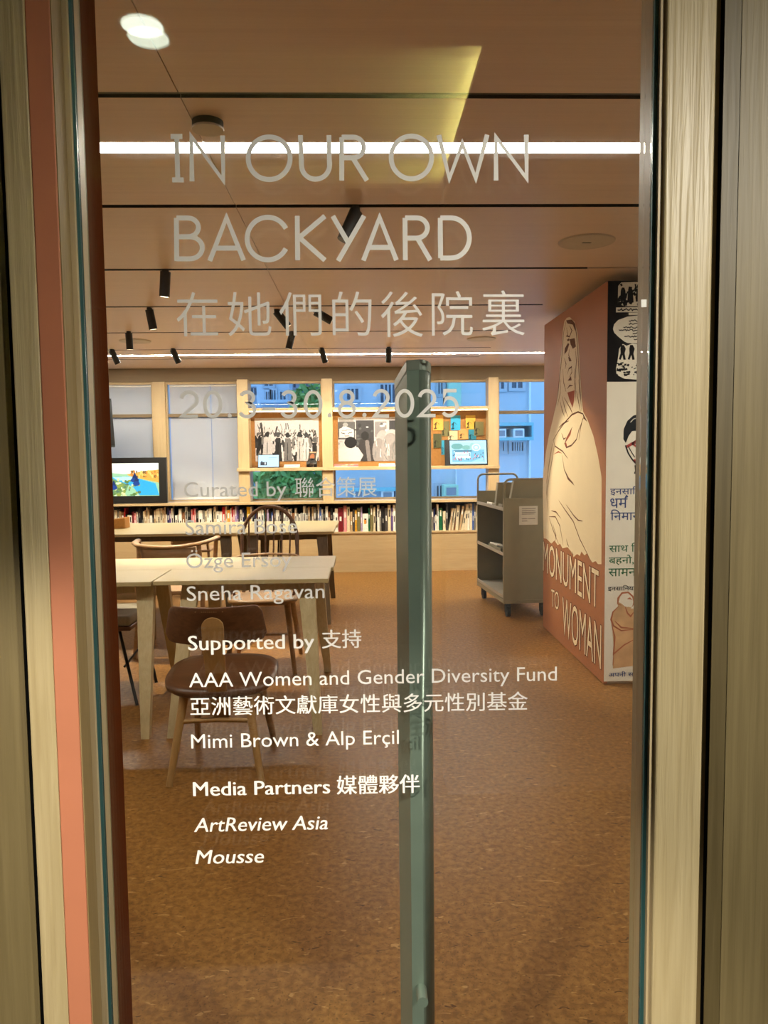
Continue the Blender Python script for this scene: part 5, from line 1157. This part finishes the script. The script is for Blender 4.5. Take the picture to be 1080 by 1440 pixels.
def ow(px0, py0, px1, py1, par, y, bars=0, depth=0.05):
    a, b = at(px0, py0, y=y), at(px1, py1, y=y); f = MB(); t = 0.05
    f.box((a.x - t, y - depth, b.z - t), (b.x + t, y, b.z)).box((a.x - t, y - depth, a.z), (b.x + t, y, a.z + t)).box((a.x - t, y - depth, b.z), (a.x, y, a.z)).box((b.x, y - depth, b.z), (b.x + t, y, a.z))
    for k in range(1, bars + 1): x = a.x + (b.x - a.x) * k / (bars + 1); f.box((x - 0.012, y - depth, b.z), (x + 0.012, y - depth + 0.02, a.z))
    fo = f.build('window', M['win_frame'], par); MB().box((a.x, y - 0.02, b.z), (b.x, y - 0.005, a.z)).build('pane', M['win_dark'], fo)
for w in ((488, 547, 504, 562, 2), (535, 541, 556, 566, 3), (692, 537, 708, 547, 2), (719, 533, 734, 546, 1), (700, 622, 708, 634, 2), (719, 622, 735, 634, 4), (497, 688, 509, 700, 1), (616, 536, 622, 554, 1), (540, 690, 556, 702, 2), (614, 683, 621, 700, 1)): ow(*w[:4], bd, YO, w[4])
def slab_px(name, px0, py0, px1, py1, y, dep, m, par):
    a, b = at(px0, py0, y=y), at(px1, py1, y=y); MB().box((a.x, y - dep, b.z), (b.x, y, a.z)).build(name, m, par, bevel=0.005)
slab_px('pilaster', 628, 440, 645.5, 575, YO - 0.02, 0.3, M['mint'], bd)
slab_px('ledge', 690, 595.5, 744, 599.5, YO, 0.36, M['turq'], bd); slab_px('ledge', 690, 615.5, 744, 619.5, YO, 0.36, M['turq'], bd); slab_px('ledge', 741.5, 599, 744, 616, YO, 0.34, M['turq'], bd)
slab_px('drainpipe', 743.8, 300, 745, 760, YO, 0.06, M['ac_white'], bd); slab_px('ledge', 480, 686, 560, 689, YO, 0.4, M['turq'], bd)
slab_px('downpipe', 640, 575, 642, 760, YO, 0.06, M['ac_white'], bd)
def aircon(px0, py0, px1, py1, label, m=None, y=YO - 0.05, dep=0.32):
    a, b = at(px0, py0, y=y - dep), at(px1, py1, y=y - dep); t = thing('air_conditioner', label, 'air conditioner', ((a.x + b.x) / 2, y, b.z), group='window air conditioners outside')
    MB().box((a.x, y - dep, b.z), (b.x, y + 0.045, a.z)).build('casing', m or M['ac_white'], t, bevel=0.01)
    w, h = b.x - a.x, a.z - b.z; g = MB().box((a.x + w * .17, y - dep - 0.012, b.z + h * .2), (b.x - w * .17, y - dep, a.z - h * .2))
    g.build('grille', M['ac_grille'], t)
aircon(700, 603, 712, 615.5, 'white air conditioner on the turquoise ledge, left one of the two'); aircon(722, 602.8, 737.5, 615.5, 'white air conditioner on the turquoise ledge, right one of the two')
aircon(624, 682, 645, 700, 'mint box-shaped air conditioner seen below the tilted monitor', M['mint']); aircon(497, 689, 512, 701, 'air conditioner below the photograph of veiled people, left one', M['ac_white']); aircon(536, 690, 554, 702, 'air conditioner below the photograph of veiled people, beside the handle', M['ac_white'])
b2 = thing('building', 'farther grey-blue building with balconies, seen above the crowd photograph', 'building', (-3, 21, -3))
YO2 = 21.0
MB().box((-14, YO2, -6), (1.5, YO2 + 4, 14)).build('wall', M['facade2'], b2)
slab_px('bay', 366, 470, 412, 575, YO2 - 0.3, 1.0, M['facade'], b2); slab_px('bay', 340, 520, 366, 545, YO2, 0.3, M['facade'], b2)
for w in ((352, 546, 362, 556, 1), (374, 551, 380, 562, 1), (382, 549, 388, 563, 1), (394, 551, 402, 563, 1), (430, 530, 450, 556, 1), (372, 535, 384, 543, 1), (408, 536, 416, 545, 1), (414, 560, 426, 570, 1)): ow(*w[:4], b2, YO2 - (1.32 if 366 < w[0] < 405 else 0.0), w[4])
slab_px('balcony', 368, 564, 408, 568, YO2 - 1.3, 0.5, M['facade'], b2)
tr = thing('tree', 'leafy green tree outside, behind the left part of the display shelves', 'tree', (-0.9, 15.5, -3))
MB().tube([(-0.9, 15.5, -3), (-0.85, 15.5, -1), (-0.8, 15.6, 0.2)], 0.16, 12, r1=0.08).build('trunk', M['bark'], tr)
fo = MB(); rl = random.Random(9)
def leafball(px, py, rr, n, y=15.5):
    c = at(px, py, y=y)
    for k in range(int(n * 0.4)):
        d = Vector((rl.gauss(0, 1), rl.gauss(0, 1), rl.gauss(0, 1))).normalized() * rr * rl.uniform(.3, 1) ** .5; p = c + Vector((d.x, d.y * .8, d.z * .8))
        u = Vector((rl.gauss(0, 1), rl.gauss(0, 1), rl.gauss(0, 1))).normalized(); v = u.orthogonal().normalized(); s = rl.uniform(.05, .13)
        fo.add([p - u * s, p - v * s * .5, p + u * s, p + v * s * .5], [(0, 1, 2, 3)])
for b_ in ((366, 686, .40, 700), (395, 680, .5, 1100), (424, 684, .5, 1000), (446, 692, .35, 500), (380, 702, .5, 800), (410, 708, .5, 800), (440, 560, .42, 800), (428, 568, .3, 400), (400, 662, .5, 500), (436, 655, .5, 600), (450, 600, .5, 500)): leafball(*b_)
fo.build('crown', M['leaf'], tr)
struct('ground', MB().box((-30, 9.6, -3.1), (30, 40, -3.0)), M['facade2'])
